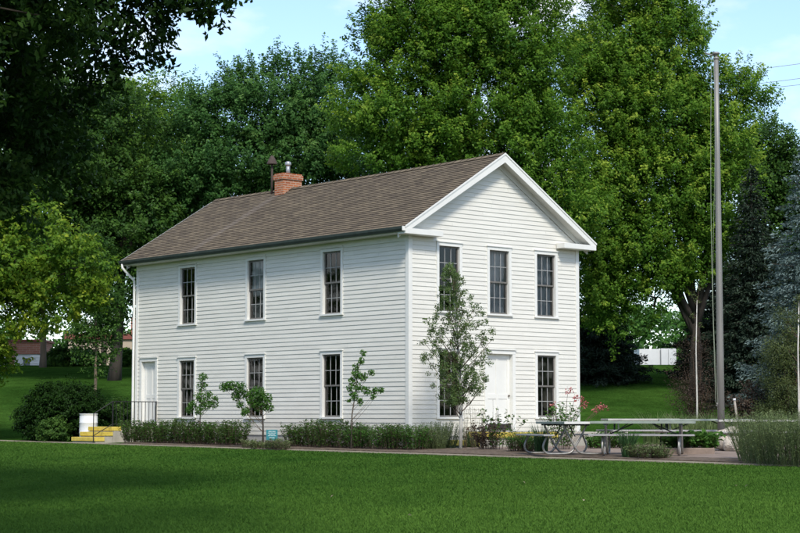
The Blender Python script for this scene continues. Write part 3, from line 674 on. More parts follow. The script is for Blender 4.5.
mb = MB(); mb.box((wx(661, D), D - .08, zb), (wx(661.8, D), D - .061, wz(349, D))); mb.box((wx(669, D), D - .08, zb), (wx(669.3, D), D - .061, wz(349, D))); mb.build('door_trim', M['zinc'], gb)
# power lines and pole
for i, (pa, pb) in enumerate((((700, 77), (900, 50.5)), ((700, 91), (900, 66)), ((700, 95.5), (900, 74)))):
    D = 92; A = wpt(*pa, D); B = wpt(*pb, D); d = B - A
    A2 = A - d * .9; B2 = B + d * 2.2; mb = MB()
    mb.tube([A2.lerp(B2, k / 20) - Vector((0, 0, .0)) for k in range(21)], .014, 5)
    tag(mb.build('power_line', M['wire']), ['topmost of the three power lines at the right edge', 'middle power line of the three at the right edge', 'lowest of the three power lines at the right edge'][i], 'power line', 'power lines crossing the sky')

# ------------------------------------------------------------------ foliage machinery
def unit(v): return v / (np.linalg.norm(v, axis=-1, keepdims=True) + 1e-9)
def leafquads(P, Nn, size, asp=.55, droop=.15, tdir=None):
    n = len(P); t = rng.normal(size=(n, 3)) if tdir is None else tdir
    Nn = unit(Nn); t = unit(t - Nn * (t * Nn).sum(1, keepdims=True)); b = np.cross(Nn, t); s = size[:, None]
    V = np.stack([P - t * s * .5, P + b * s * asp * .5 + t * s * .05 + Nn * s * .08, P + t * s * .5 - Nn * s * droop, P - b * s * asp * .5 + t * s * .05 + Nn * s * .08], 1)
    return V.reshape(-1, 3)
def crown_pts(lobes, cs, nb, ncl, nlf, leaf, up=.7, seed=1, bough=1.2, twig=.75, vbase=.35, tipv=.5, spread=.2, fill=.16, vspan=.45):
    """lobes: (centre3, radii3). Leaves sit on twigs, twigs on boughs, boughs on the lobes."""
    r = np.random.default_rng(seed)
    C = np.array([l_[0] for l_ in lobes], float); Rr = np.array([l_[1] for l_ in lobes], float)
    wgt = (Rr[:, 0] * Rr[:, 2]) ; wgt /= wgt.sum(); BP = []; BD = []
    while len(BP) < nb:
        i = r.choice(len(lobes), p=wgt); d = unit(r.normal(size=3))
        if d[1] > .3 and r.random() > .45: continue
        k = r.uniform(.35, .7) if r.random() < fill else r.uniform(.82, 1.02)
        p = C[i] + d * Rr[i] * k; q = (np.abs((p - C) / Rr) ** 2).sum(1); q[i] = 9
        if k > .8 and (q < .55).any() and r.random() > .15: continue
        BP.append(p); BD.append(d)
    BP = np.array(BP); BD = np.array(BD); br = bough * r.uniform(.65, 1.25, nb)
    # twigs
    n = nb * ncl; bi = np.repeat(np.arange(nb), ncl); d = unit(r.normal(size=(n, 3)) + BD[bi] * .5 + np.array([0, 0, .25]))
    TP = BP[bi] + d * br[bi][:, None] * np.array([1, 1, .6]) * r.uniform(.5, 1., n)[:, None]
    TD = unit(d * .8 + BD[bi] * .5 + np.array([0, 0, up])); tl = twig * r.uniform(.6, 1.3, n) * np.where(r.random(n) < .12, 1.3, 1.)
    tv = np.clip(vbase + r.normal(0, .10, nb)[bi] + r.normal(0, .09, n), 0, 1)
    # leaves
    m = n * nlf; ti = np.repeat(np.arange(n), nlf); u = r.random(m) ** .8
    ln = leaf * r.uniform(.7, 1.25, m); wd = spread * (1.15 - .75 * u)[:, None]
    P = TP[ti] + TD[ti] * (u * tl[ti])[:, None] + r.normal(size=(m, 3)) * wd * np.array([1, 1, .8])
    Nn = unit(r.normal(size=(m, 3)) * .6 + TD[ti] * .4 + BD[bi][ti] * .45 + np.array([.05, -.15, .6]))
    v = np.clip(tv[ti] + tipv * (u - .5) + r.normal(0, vspan * .2, m), 0, 1)  # paler towards twig tips: young leaves, plus lit tuft tops painted in
    return P, Nn, ln, v, BP
def crown(name, lobes, m, parent, nb, ncl, nlf, leaf, asp=.6, base=(0, 0, 0), **k):
    P, Nn, ln, v, BP = crown_pts(lobes, 1, nb, ncl, nlf, leaf, **k)
    V = leafquads(P - np.array(base), Nn, ln, asp)
    o = link(name, npmesh(name, V, 4, v), m, parent); return o, BP
def trunkmesh(base, h, r0, crown_c, BP, lobes, nlimb, m, parent, seed=0, lean=(0, 0), forks=None, rtop=.35, name='trunk'):
    rr = random.Random(seed); mb = MB(); n = 9; pts = []; rad = []
    for k in range(n):
        t_ = k / (n - 1); pts.append(Vector((lean[0] * t_ + rr.uniform(-.06, .06) * h * .05, lean[1] * t_, h * t_ - .25 * (k == 0)))); rad.append(r0 * (1 - t_ * (1 - rtop)) * (1.2 if k == 0 else 1))
    mb.tube(pts, rad, 12)
    b = Vector(base)
    for i, (c, rd) in enumerate(lobes):
        if i >= nlimb: break
        tgt = Vector(c) - b; s = pts[-1].lerp(pts[n // 2], rr.random() * .8); mid = s.lerp(tgt, .5) + Vector((rr.uniform(-.6, .6), rr.uniform(-.6, .6), -.04 * (tgt - s).length))
        q = [s, s.lerp(mid, .5) + Vector((0, 0, .1)), mid, mid.lerp(tgt, .5), tgt, tgt + (tgt - mid) * .25]
        mb.tube(q, [r0 * .42, r0 * .34, r0 * .26, r0 * .18, r0 * .11, r0 * .04], 8)
    for p in BP[::4]:
        p = Vector(p) - b; c = min((Vector(l_[0]) - b for l_ in lobes), key=lambda q: (q - p).length); mid = c.lerp(p, .5) - Vector((0, 0, .25))
        mb.tube([c, mid, p], [r0 * .13, r0 * .08, r0 * .03], 5, False)
    return mb.build(name, m, parent, True)
def lob(px, py, rx, rz, D, dd=0, ry=None):
    s = D / FPX; p = wpt(px, py, D + dd); return ((p.x, p.y, p.z), (rx * s, (ry or rx) * s, rz * s))
def bigtree(name, px, D, label, lobes, lm, bark, r0, th, nb, ncl, nlf, leaf, nlimb=6, seed=1, lean=(0, 0), cat='tree', group='trees around the house', **k):
    x = wx(px, D); z = gzf(x, D); t = empty(name, (x, D, z), 0, label, cat, group)
    o, BP = crown('crown', lobes, M[lm], t, nb, ncl, nlf, leaf, base=(x, D, z), seed=seed, **k)
    trunkmesh((x, D, z), th, r0, None, BP, lobes, nlimb, M[bark], t, seed, lean)
    return t

# ------------------------------------------------------------------ trees
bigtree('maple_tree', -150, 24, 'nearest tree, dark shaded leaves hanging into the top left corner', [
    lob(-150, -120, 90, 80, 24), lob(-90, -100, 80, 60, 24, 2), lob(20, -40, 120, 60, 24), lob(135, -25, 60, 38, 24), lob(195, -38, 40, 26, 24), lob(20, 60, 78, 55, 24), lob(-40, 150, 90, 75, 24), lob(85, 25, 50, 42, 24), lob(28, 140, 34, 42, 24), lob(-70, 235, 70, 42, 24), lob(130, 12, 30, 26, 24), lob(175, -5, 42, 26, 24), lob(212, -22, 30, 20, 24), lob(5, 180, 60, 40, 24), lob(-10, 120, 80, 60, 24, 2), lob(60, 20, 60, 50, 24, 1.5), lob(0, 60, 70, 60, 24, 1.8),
    lob(-60, -260, 330, 180, 24, -1), lob(-150, -60, 200, 150, 24, -3), lob(60, -260, 240, 120, 24, -9), lob(-200, -380, 300, 180, 24, 0), lob(-200, -100, 230, 180, 24, 3)],  # unseen crown lobes, added to shade the hanging leaves and near lawn
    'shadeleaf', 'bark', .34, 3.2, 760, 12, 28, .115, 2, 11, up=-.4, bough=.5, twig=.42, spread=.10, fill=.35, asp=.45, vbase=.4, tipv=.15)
bigtree('lime_maple_tree', -95, 58, 'lime green maple with bright leaves reaching in from the left edge', [
    lob(15, 255, 50, 38, 58), lob(55, 288, 34, 28, 58), lob(-40, 290, 60, 60, 58), lob(-12, 322, 26, 24, 58), lob(0, 366, 11, 11, 58), lob(76, 268, 15, 16, 58), lob(48, 248, 36, 18, 58), lob(-90, 210, 70, 70, 58), lob(38, 304, 28, 18, 58), lob(70, 302, 14, 10, 58), lob(-30, 210, 50, 40, 58)],
    'yellowleaf', 'bark2', .22, 4.2, 190, 11, 34, .14, 7, 12, bough=.75, twig=.5, spread=.16, vbase=.42, up=.25)
bigtree('shade_tree', 42, 96, 'tree on the hill beside the brick garage, trunk straight and bare', [
    lob(40, 270, 50, 38, 96), lob(0, 245, 60, 55, 96), lob(80, 260, 40, 40, 96), lob(30, 200, 60, 55, 96)],
    'midleaf', 'bark2', .19, 5.2, 130, 10, 34, .18, 4, 13, bough=1.3, twig=.8, spread=.25)
bigtree('dark_trunk_tree', 114, 83, 'tall dark tree with a thick black trunk just left of the house', [
    lob(112, 150, 46, 50, 83), lob(70, 175, 46, 52, 83), lob(140, 215, 26, 46, 83), lob(90, 235, 36, 42, 83), lob(55, 120, 50, 40, 83), lob(20, 160, 50, 50, 83), lob(112, 285, 22, 26, 83), lob(140, 268, 16, 20, 83), lob(30, 220, 50, 50, 83), lob(75, 315, 20, 20, 83)],
    'midleaf', 'bark', .30, 9.5, 270, 10, 42, .17, 8, 14, bough=1.15, twig=.75, spread=.24, lean=(.5, 0), vbase=.3)
bigtree('young_tree', 95, 73, 'slim young tree with pale lower trunk in front of the thick dark one', [
    lob(94, 350, 13, 22, 73), lob(90, 320, 15, 22, 73), lob(98, 285, 16, 24, 73), lob(82, 345, 8, 10, 73), lob(108, 335, 9, 12, 73), lob(96, 255, 12, 18, 73)],
    'midleaf', 'tanbark', .07, 4.4, 60, 8, 15, .13, 5, 15, bough=.42, twig=.4, spread=.12)
bigtree('olive_tree', 140, 92, 'yellowish green tree filling the gap left of the silver maple', [
    lob(125, 140, 45, 42, 92), lob(160, 138, 42, 42, 92), lob(90, 150, 40, 45, 92), lob(140, 190, 50, 40, 92), lob(180, 190, 35, 40, 92)],
    'maple', 'bark', .35, 9, 170, 10, 42, .18, 4, 16, bough=1.3, twig=.85, spread=.27, vbase=.4)
bigtree('silver_maple_tree', 235, 84, 'broad blue-green silver maple behind the chimney', [
    lob(275, 112, 42, 38, 84), lob(225, 136, 34, 34, 84), lob(322, 120, 30, 44, 84), lob(195, 166, 28, 30, 84), lob(245, 172, 42, 32, 84), lob(305, 172, 38, 34, 84), lob(170, 205, 26, 32, 84), lob(210, 212, 30, 26, 84), lob(188, 245, 22, 18, 84), lob(345, 165, 30, 40, 84)],
    'maple2', 'bark', .42, 7, 250, 11, 50, .155, 8, 17, bough=1.05, twig=1.05, spread=.17, up=1.2, vbase=.36)
bigtree('large_maple_tree', 440, 73, 'big bright green maple rising above the front gable and ridge', [
    lob(385, 60, 28, 34, 73), lob(430, 42, 38, 40, 73), lob(490, 40, 36, 44, 73), lob(372, 112, 24, 28, 73), lob(415, 115, 44, 38, 73), lob(485, 120, 46, 42, 73), lob(425, -40, 46, 44, 73), lob(485, -45, 48, 48, 73),
    lob(378, 158, 26, 22, 73), lob(440, 162, 38, 26, 73), lob(538, 150, 30, 44, 73), lob(535, 75, 24, 40, 73), lob(560, 215, 26, 32, 73), lob(525, 15, 18, 28, 73), lob(450, -100, 40, 40, 73), lob(500, 210, 30, 30, 73)],
    'maple', 'bark', .55, 7, 480, 11, 62, .135, 10, 18, bough=1.05, twig=1.0, spread=.17, up=1.1, tipv=.5)
bigtree('right_maple_tree', 697, 77, 'big maple behind the flagpole with a forked dark trunk', [
    lob(612, 48, 28, 40, 77), lob(668, 52, 26, 38, 77), lob(600, 110, 30, 36, 77), lob(652, 120, 38, 38, 77), lob(706, 108, 22, 26, 77), lob(736, 100, 14, 16, 77), lob(720, 150, 22, 26, 77), lob(608, 180, 34, 32, 77), lob(664, 190, 38, 36, 77), lob(714, 205, 22, 30, 77),
    lob(602, 245, 26, 32, 77), lob(650, 258, 32, 28, 77), lob(702, 258, 24, 24, 77), lob(612, 300, 20, 26, 77), lob(656, 298, 16, 9, 77), lob(620, 5, 20, 16, 77), lob(672, 12, 17, 16, 77), lob(600, 326, 8, 8, 77), lob(724, 250, 10, 18, 77)],
    'maple', 'bark', .36, 4.0, 440, 11, 60, .135, 10, 19, bough=1.0, twig=1.0, spread=.16, up=1.0, vbase=.40, tipv=.55)
bigtree('background_tree', 770, 92, 'dark green tree top between the maple and the right edge', [
    lob(765, 150, 18, 28, 92), lob(785, 190, 28, 34, 92), lob(815, 200, 34, 42, 92), lob(748, 190, 20, 26, 92), lob(780, 250, 34, 34, 92), lob(770, 300, 34, 34, 92)],
    'midleaf', 'bark', .35, 6, 150, 10, 42, .17, 6, 20, bough=1.15, twig=.95, spread=.24, up=1.0, vbase=.28)
# the wood beyond the hill that closes the view under the crowns
fw = []
rr = random.Random(5)
for k in range(46):
    px = -150 + k * 26 + rr.uniform(-9, 9); D = rr.uniform(150, 175)
    top = rr.uniform(312, 338) if px > 250 else rr.uniform(328, 348)
    fw.append(lob(px, (top + 372) / 2, 17, (372 - top) / 2, D))
P, Nn, ln, v, BP = crown_pts(fw, 1, 620, 9, 16, .42, seed=31, bough=1.3, twig=.9, spread=.5, up=.4)
tag(link('distant_wood', npmesh('distant_wood', leafquads(P, Nn, ln, .7), 4, v), M['fresh']), 'far wood of low trees seen under the crowns beyond the hill', 'trees', kind='stuff')

bw = []
for k in range(48):
    aa = PI * (.8 + 1.4 * k / 47.0); hgt = rr.uniform(7, 11); xx, yy = 82 * math.cos(aa), 82 * math.sin(aa) + 30
    bw.append(((xx, yy, -2.5 + hgt * .5), (6.5, 6.5, hgt)))
P, Nn, ln, v, BP = crown_pts(bw, 1, 1300, 8, 10, .9, seed=33, bough=2.2, twig=1.4, spread=.9, up=.4)
tag(link('distant_wood', npmesh('distant_wood', leafquads(P, Nn, ln, .7), 4, v), M['midleaf']), 'wood across the lawn behind the viewer, seen only as reflections', 'trees', kind='stuff')

def conifer(name, px, D, htop, rad, label, m, seed, skirt=.3, n_t=34, dens=1.0, cat='spruce', needle=.17, group='conifers right of the house', droop=.35):
    r = np.random.default_rng(seed); x = wx(px, D); z = gzf(x, D); H = wz(htop, D) - z
    t = empty(name, (x, D, z), 0, label, cat, group)
    mb = MB(); mb.tube([(0, 0, -.2), (0, 0, H * .5), (0, 0, H * .98)], [H * .02, H * .012, .02], 8); mb.build('trunk', M['bark'], t, True)
    PP = []; DD = []; VV = []; bmb = MB()
    for i in range(n_t):
        h = skirt + (H - skirt) * (i / n_t) ** 1.0; f = 1 - (h - skirt) / (H - skirt)
        L_ = rad * (f ** .85) * r.uniform(.85, 1.1) + .12; nbm = int(9 * f + 6)
        for j in range(nbm):
            a = 2 * PI * (j + r.uniform(-.3, .3)) / nbm + i * 1.1; Lb = L_ * r.uniform(.7, 1.12)
            if math.sin(a) > .5 and r.random() < .4: continue
            nt_ = max(3, int(Lb * 9)); tt = np.linspace(.15, 1, nt_)
            dr = droop * r.uniform(.6, 1.3)
            c = np.stack([np.cos(a) * tt * Lb, np.sin(a) * tt * Lb, h + r.uniform(-.1, .1) * 1 + Lb * (.18 * tt - dr * tt ** 2 + .12 * tt ** 4)], 1)
            if j % 3 == 0: bmb.tube([(0, 0, h), tuple(c[nt_ // 2]), tuple(c[-1])], [.03, .02, .008], 4, False)
            vb = r.uniform(.25, .65)
            for k in range(nt_):
                wsp = (.16 + .34 * Lb * .4 * (1 - tt[k] * .75)); nn = int((7 + 9 * wsp) * dens)
                s = r.uniform(-1, 1, nn); back = np.abs(s) * wsp * .35
                p = c[k] + np.stack([-np.sin(a) * s * wsp + np.cos(a) * back, np.cos(a) * s * wsp + np.sin(a) * back, -np.abs(s) * wsp * .35 + r.normal(0, .05, nn)], 1) + r.normal(0, .03, (nn, 3))
                d = np.stack([np.cos(a) - np.sin(a) * s * .9, np.sin(a) + np.cos(a) * s * .9, -.25 + r.normal(0, .25, nn)], 1)
                PP.append(p); DD.append(d); VV.append(np.clip(vb + .35 * (tt[k] - .5) + r.normal(0, .12, nn), 0, 1))
    P = np.concatenate(PP); Dd = unit(np.concatenate(DD)); v = np.concatenate(VV)
    Nn = unit(r.normal(size=P.shape) * .6 + [0, 0, .8])
    V = leafquads(P, Nn, needle * r.uniform(.7, 1.3, len(P)), .34, .05, Dd)
    link('foliage', npmesh('foliage', V, 4, v), M[m], t); bmb.build('branches', M['bark'], t)
    return t
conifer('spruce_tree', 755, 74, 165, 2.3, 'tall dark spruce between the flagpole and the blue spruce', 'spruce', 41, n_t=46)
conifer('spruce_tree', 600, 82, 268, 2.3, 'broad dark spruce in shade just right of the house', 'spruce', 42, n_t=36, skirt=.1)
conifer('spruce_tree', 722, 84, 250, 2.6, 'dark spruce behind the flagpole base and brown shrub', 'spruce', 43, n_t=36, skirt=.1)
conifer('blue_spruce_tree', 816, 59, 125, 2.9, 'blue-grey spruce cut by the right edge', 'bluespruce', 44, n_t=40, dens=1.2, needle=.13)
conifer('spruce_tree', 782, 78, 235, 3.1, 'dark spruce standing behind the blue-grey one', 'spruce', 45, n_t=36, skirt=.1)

# ------------------------------------------------------------------ bushes, saplings, garden plants
def bush(name, px, D, rpx, hpx_top, label, m, leaf=.08, nb=60, ncl=8, nlf=22, seed=1, bark='twig', cat='shrub', group=None, base_drop=0, asp=.55, up=.5, yb=None, depth=None):
    x = wx(px, D); z = gzf(x, D); top = wz(hpx_top, D); r_ = rpx * D / FPX; H = top - z
    t = empty(name, (x, D, z), 0, label, cat, group)
    lobes = [((x, D, z + H * .45), (r_ * .8, (depth or r_) * .8, H * .45)), ((x - r_ * .45, D, z + H * .3), (r_ * .5, (depth or r_) * .5, H * .3)), ((x + r_ * .45, D, z + H * .32), (r_ * .5, (depth or r_) * .5, H * .32))]
    s = min(1, max(.25, H / 2.2))
    o, BP = crown('foliage', lobes, M[m], t, nb, ncl, nlf, leaf, base=(x, D, z), seed=seed, bough=.3 * s + .08, twig=.32 * s + .06, spread=.10 * s + .02, up=up, asp=asp, fill=.3)
    mb = MB()
    for p in BP[::3]:
        p = np.array(p) - (x, D, z); mb.tube([(p[0] * .15, p[1] * .15, -.05), (p[0] * .5, p[1] * .5, p[2] * .5), tuple(p)], [.025 * s, .016 * s, .006], 4, False)
    mb.build('stem', M[bark], t)
    return t
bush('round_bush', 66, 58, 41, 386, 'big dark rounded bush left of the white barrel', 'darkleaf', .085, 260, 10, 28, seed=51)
bush('small_shrub', 55, 56.4, 13, 420, 'small shrub at the front foot of the big dark bush', 'shrub', .07, 50, 8, 20, seed=52)
bush('garden_shrub', 122, 60, 15, 402, 'green shrub behind the iron railing, left of the house corner', 'shrub', .08, 70, 8, 20, seed=53)
bush('hill_shrub', 62, 98, 17, 345, 'grey-green shrub between garage and warehouse', 'midleaf', .16, 50, 8, 20, seed=54)
bush('hill_shrub', 86, 99, 15, 350, 'lighter low shrub in front of the beige warehouse', 'fresh', .15, 50, 8, 20, seed=58)
bush('hill_shrub', 127, 97, 11, 350, 'bright green shrub on the hill beside the house corner', 'fresh', .15, 50, 8, 20, seed=55)
bush('brown_shrub', 697, 62, 18, 333, 'brown reddish twiggy shrub left of the flagpole', 'brownleaf', .06, 110, 8, 15, seed=56, asp=.35)
bush('cedar_bush', 788, 56, 20, 305, 'olive green upright bush before the blue-grey spruce', 'olive', .07, 180, 9, 24, seed=57, up=1.2, asp=.3)
bush('low_bush', 750, 57, 14, 385, 'dull reddish green bush between leaning post and olive bush', 'brownleaf', .07, 60, 8, 20, seed=59)

def sapling(name, px, D, label, trunk, blobs, m='fresh', bark='bark2', leaf=.062, per=170, r0=.022, cat='sapling', group='young trees at the house wall', seed=1, asp=.6, size_j=.3, every=1):
    "trunk: list of (px,py) from the ground; blobs: (px,py,radius px, depth offset)"
    x = wx(px, D); z = gzf(x, D); t = empty(name, (x, D, z), 0, label, cat, group); r = np.random.default_rng(seed)
    loc = lambda a, b, dd=0: tuple(wpt(a, b, D + dd) - Vector((x, D, z)))
    tp = [Vector(loc(*p)) for p in trunk]; tp[0].z = -.1; n = len(tp)
    dense = [tp[k].lerp(tp[k + 1], j / 8) for k in range(n - 1) for j in range(8)][6:]
    mb = MB(); mb.tube(tp, [r0 * (1 - .7 * k / (n - 1)) for k in range(n)], 7); mb.build('trunk', M[bark], t, True)
    mb = MB(); PP = []; VV = []
    for (bx, by, br, dd) in blobs:
        c = Vector(loc(bx, by, dd)); R_ = br * D / FPX; near = min(dense, key=lambda q: (q - c).length + max(0, q.z - c.z + 1.1 * math.hypot(q.x - c.x, q.y - c.y)) * 3)
        tw = len(PP) % every == 0
        if tw: mb.tube([near, near.lerp(c, .5) - Vector((0, 0, .03)), c], [r0 * .26, r0 * .18, r0 * .08], 5, False)
        k = max(10, int(per * 2.3 * (br / 8) ** 2)); d = unit(r.normal(size=(k, 3))) * (r.random(k) ** .45)[:, None] * R_
        PP.append(np.array(c) + d); VV.append(np.clip(r.uniform(.35, .6) + r.normal(0, .16, k), 0, 1))
        for _ in range(3 if tw else 0):
            e = unit(r.normal(size=3)) * R_ * .8; mb.tube([c, tuple(np.array(c) + e)], [r0 * .12, r0 * .06], 4, False)
    mb.build('branches', M['twig'], t)
    P = np.concatenate(PP); v = np.concatenate(VV); Nn = unit(r.normal(size=P.shape) * .7 + [0, -.25, .6])
    link('leaves', npmesh('leaves', leafquads(P, Nn, leaf * r.uniform(1 - size_j, 1 + size_j, len(P)), asp), 4, v), M[m], t)
    return t
sapling('sapling', 199, 50.6, 'first small sapling by the wall, beside the leftmost lower window', [(200, 440), (200, 420), (201, 400), (203, 378)],
    [(203, 377, 5, 0), (202, 386, 6, .1), (199, 397, 6, 0), (208, 395, 5, .1), (193, 405, 5, 0), (205, 404, 7, 0), (213, 403, 6, .1), (189, 410, 4, 0), (199, 411, 5, -.1), (215, 398, 3, 0)], seed=61, per=150)
sapling('sapling', 263, 47.6, 'leaning sapling with a long arm to the left and a dark stem', [(263, 442), (263, 425), (262, 408), (259, 395)],
    [(258, 393, 8, 0), (266, 399, 7, 0), (260, 405, 8, .1), (252, 402, 6, 0), (247, 395, 6, .1), (240, 388, 7, 0), (230, 386, 6, 0), (224, 387, 5, 0), (237, 396, 6, .1), (246, 411, 5, 0), (240, 405, 4, 0), (269, 408, 5, 0), (243, 414, 3, 0)], seed=62, per=170, r0=.03, bark='bark')
sapling('sapling', 351, 45.4, 'upright sapling with sparse tufts between the last window and the corner', [(351, 436), (352, 415), (355, 395), (358, 370), (363, 354)],
    [(363, 353, 3.5, 0), (361, 361, 4, 0), (356, 367, 4, 0), (357, 374, 6, 0), (353, 381, 5, .1), (363, 377, 5, 0), (371, 373, 4, 0), (350, 388, 4, 0), (359, 388, 5, 0), (354, 396, 5, 0), (349, 400, 3, 0), (367, 391, 5, 0), (375, 391, 4, .1), (381, 390, 3.5, 0), (373, 397, 3, 0), (360, 402, 4, 0)], seed=63, per=140)
r_ = np.random.default_rng(64); bl = []
for k in range(430):
    t_ = r_.random() ** .78; py = 262 + 142 * t_ ; hw = np.interp(py, [262, 290, 310, 330, 350, 370, 390, 404], [3, 13, 24, 35, 37, 32, 24, 10]); cxx = np.interp(py, [262, 300, 404], [449, 456, 457])
    bl.append((cxx + np.clip(r_.normal(0, .55), -1, 1) * hw, py, r_.uniform(2.5, 5), r_.uniform(-.6, .5)))
sapling('birch_tree', 460.5, 44.4, 'young birch with slender white stem in front of the gable wall', [(460.5, 448), (461, 420), (461, 390), (458, 350), (455, 310), (449, 268)], bl, 'birch', 'palebark', .052, 66, .05, 'tree', None, 64, .55, every=6)
sapling('thin_tree', 697, 52, 'very thin pale sapling stem rising before the brown shrub', [(697, 444), (697, 400), (696, 350), (697, 300)], [(697, 300, 5, 0), (693, 315, 4, 0), (701, 325, 4, 0), (696, 340, 3, 0), (699, 288, 5, 0), (692, 295, 4, 0)], 'olive', 'palebark', .05, 60, .033, 'tree', None, 65)
sapling('thin_tree', 799, 47, 'thin pale tree stem at the very right edge', [(799, 450), (799, 400), (798, 350), (799, 300)], [(798, 318, 6, 0), (792, 332, 5, 0), (803, 340, 5, 0), (790, 350, 5, 0), (799, 300, 7, 0), (788, 322, 4, 0), (793, 365, 4, 0)], 'olive', 'palebark', .06, 60, .04, 'tree', None, 66)

def herb(name, px, D, rad, h, label, m, nst=40, nlf=16, leaf=.07, asp=.3, lean=.35, group=None, cat='plant', seed=1, stemm='twig', tipf=None, vb=.4, zoff=.03, stalk=.004, upn=.2, y=None, flo=0):
    r = np.random.default_rng(seed); x = wx(px, D) if y is None else px; D = D if y is None else y; z = gzf(x, D) + zoff
    t = empty(name, (x, D, z), 0, label, cat, group); mb = MB(); PP = []; TT = []; VV = []; FP = []
    for i in range(nst):
        a = r.uniform(0, 2 * PI); q = rad * math.sqrt(r.random()) * .55; b0 = np.array([q * math.cos(a), q * math.sin(a), 0]); hh = h * r.uniform(.65, 1.08)
        e = b0 + np.array([math.cos(a), math.sin(a), 0]) * (lean * h * r.uniform(.2, 1) * (q / (rad * .55) + .2)) + [0, 0, hh]; mid = (b0 + e) / 2 + [0, 0, hh * .1]
        mb.tube([tuple(b0), tuple(mid), tuple(e)], [stalk * 1.3, stalk, stalk * .6], 3, False)
        u = r.uniform(.08, 1, nlf); p = (1 - u)[:, None] ** 2 * b0 + 2 * (u * (1 - u))[:, None] * mid + (u ** 2)[:, None] * e
        an = r.uniform(0, 2 * PI, nlf); td = np.stack([np.cos(an), np.sin(an), r.uniform(-.1, .7, nlf) + upn], 1); td = unit(td)
        PP.append(p + td * leaf * .5); TT.append(td); VV.append(np.clip(vb + r.normal(0, .07) + .25 * (u - .5) + r.normal(0, .1, nlf), 0, 1))
        if flo and r.random() < flo: FP.append(e)
    mb.build('stem', M[stemm], t)
    P = np.concatenate(PP); Td = np.concatenate(TT); v = np.concatenate(VV); Nn = unit(r.normal(size=P.shape) * .5 + [0, 0, .8])
    link('leaves', npmesh('leaves', leafquads(P, Nn, leaf * r.uniform(.7, 1.3, len(P)), asp, .1, Td), 4, v), M[m], t)
    return t, FP
def hh(a, b): x, y = h2w(a, b); return x, y
lab = ['leaf-covered bushy plant nearest the yellow side steps', 'second bushy plant from the side steps, below the door', 'third bushy plant from the side steps', 'bushy plant under the leftmost lower window', 'bushy plant in front of the first sapling', 'bushy plant right of the first sapling', 'last bushy plant of the left row, before the gap']
for k in range(7):
    x, y = hh(-1.8 + .1 * (k % 2), 10.55 - k * .86); herb('bushy_plant', x, 0, .56, (.66, .62, .68, .7, .66, .62, .68)[k], lab[k], 'shrub', 85, 24, .075, .32, .4, 'bushy plants in a row along the long wall', seed=70 + k, y=y)
lab = ['first bushy plant right of the teal sign', 'bushy plant left of and below the last lower window', 'dark bushy plant under the last lower window', 'bushy plant at the foot of the upright sapling', 'paler bushy plant right of the upright sapling', 'light green bushy plant near the house corner', 'bushy plant right at the corner of the house', 'light green bushy plant before the gable corner board']
for k in range(8):
    x, y = hh(-1.6 + .1 * (k % 2), 2.85 - k * .68); herb('bushy_plant', x, 0, .5, (.62, .70, .72, .68, .62, .60, .63, .6)[k], lab[k], 'shrub' if k not in (4, 5, 7) else 'fresh', 80, 24, .07, .32, .4, 'bushy plants in a row along the long wall', seed=80 + k, y=y, vb=.4 if k < 4 else .35)
for k, (px, D, h) in enumerate(((248, 47.9, .22), (256, 47.2, .2), (276, 46.4, .28), (284, 46.2, .25), (268, 46.8, .2))):
    herb('ground_plant', px, D, .3, h, ['low plant at the left end of the gap in the row', 'low plant left of the dark-stemmed sapling', 'low plant just right of the teal sign', 'low plant against the right row of bushy plants', 'low plant below the teal sign'][k], 'sage', 40, 10, .06, .3, .6, 'low plants around the sign', seed=90 + k)
# gable bed
herb('lavender', 424, 44.9, .42, .60, 'leftmost grey-green lavender clump at the house corner', 'sage', 110, 22, .05, .2, .45, 'lavender clumps before the gable', seed=100, stemm='greenstem')
herb('lavender', 436, 44.6, .45, .66, 'tallest lavender clump, left of the birch stem', 'sage', 120, 22, .05, .2, .45, 'lavender clumps before the gable', seed=101, stemm='greenstem')
herb('lavender', 447, 45.3, .40, .62, 'lavender clump close behind the birch stem', 'sage', 100, 22, .05, .2, .45, 'lavender clumps before the gable', seed=102, stemm='greenstem')
herb('lavender', 471, 45.2, .34, .5, 'small lavender clump right of the birch stem', 'sage', 80, 20, .05, .2, .45, 'lavender clumps before the gable', seed=103, stemm='greenstem')
for k, (px, h) in enumerate(((464, 1.05), (474, 1.15), (481, .95), (493, 1.2))):
    herb('flower_stalk', px, 44.6, .16, h, ['thin tall stalk just right of the birch', 'second thin tall stalk from the birch', 'shortest thin stalk before the front door', 'tallest thin stalk before the front door'][k], 'sage', 6, 16, .035, .35, .1, 'thin flower stalks before the door', seed=110 + k, stemm='twig', stalk=.004)
herb('dark_leaved_plant', 488, 43.8, .42, .72, 'dark purplish leaved plant in the mulch before the door', 'brownleaf', 40, 14, .09, .5, .6, seed=116)
herb('rose_bush', 500, 43.6, .35, .98, 'leggy green bush leaning right before the front door', 'shrub', 16, 20, .085, .55, .75, seed=117)
for k, (px, D, h) in enumerate(((517, 42.2, .42), (527, 42.0, .45), (536, 41.7, .4))):
    herb('grassy_plant', px, D, .36, h, ['grassy green clump right of the rose bush', 'middle grassy clump of the three before the table', 'grassy green clump beside the dark iris tuft'][k], 'fresh', 75, 12, .10, .14, .6, 'grassy clumps at the kerb', seed=120 + k, vb=.25, upn=.8)
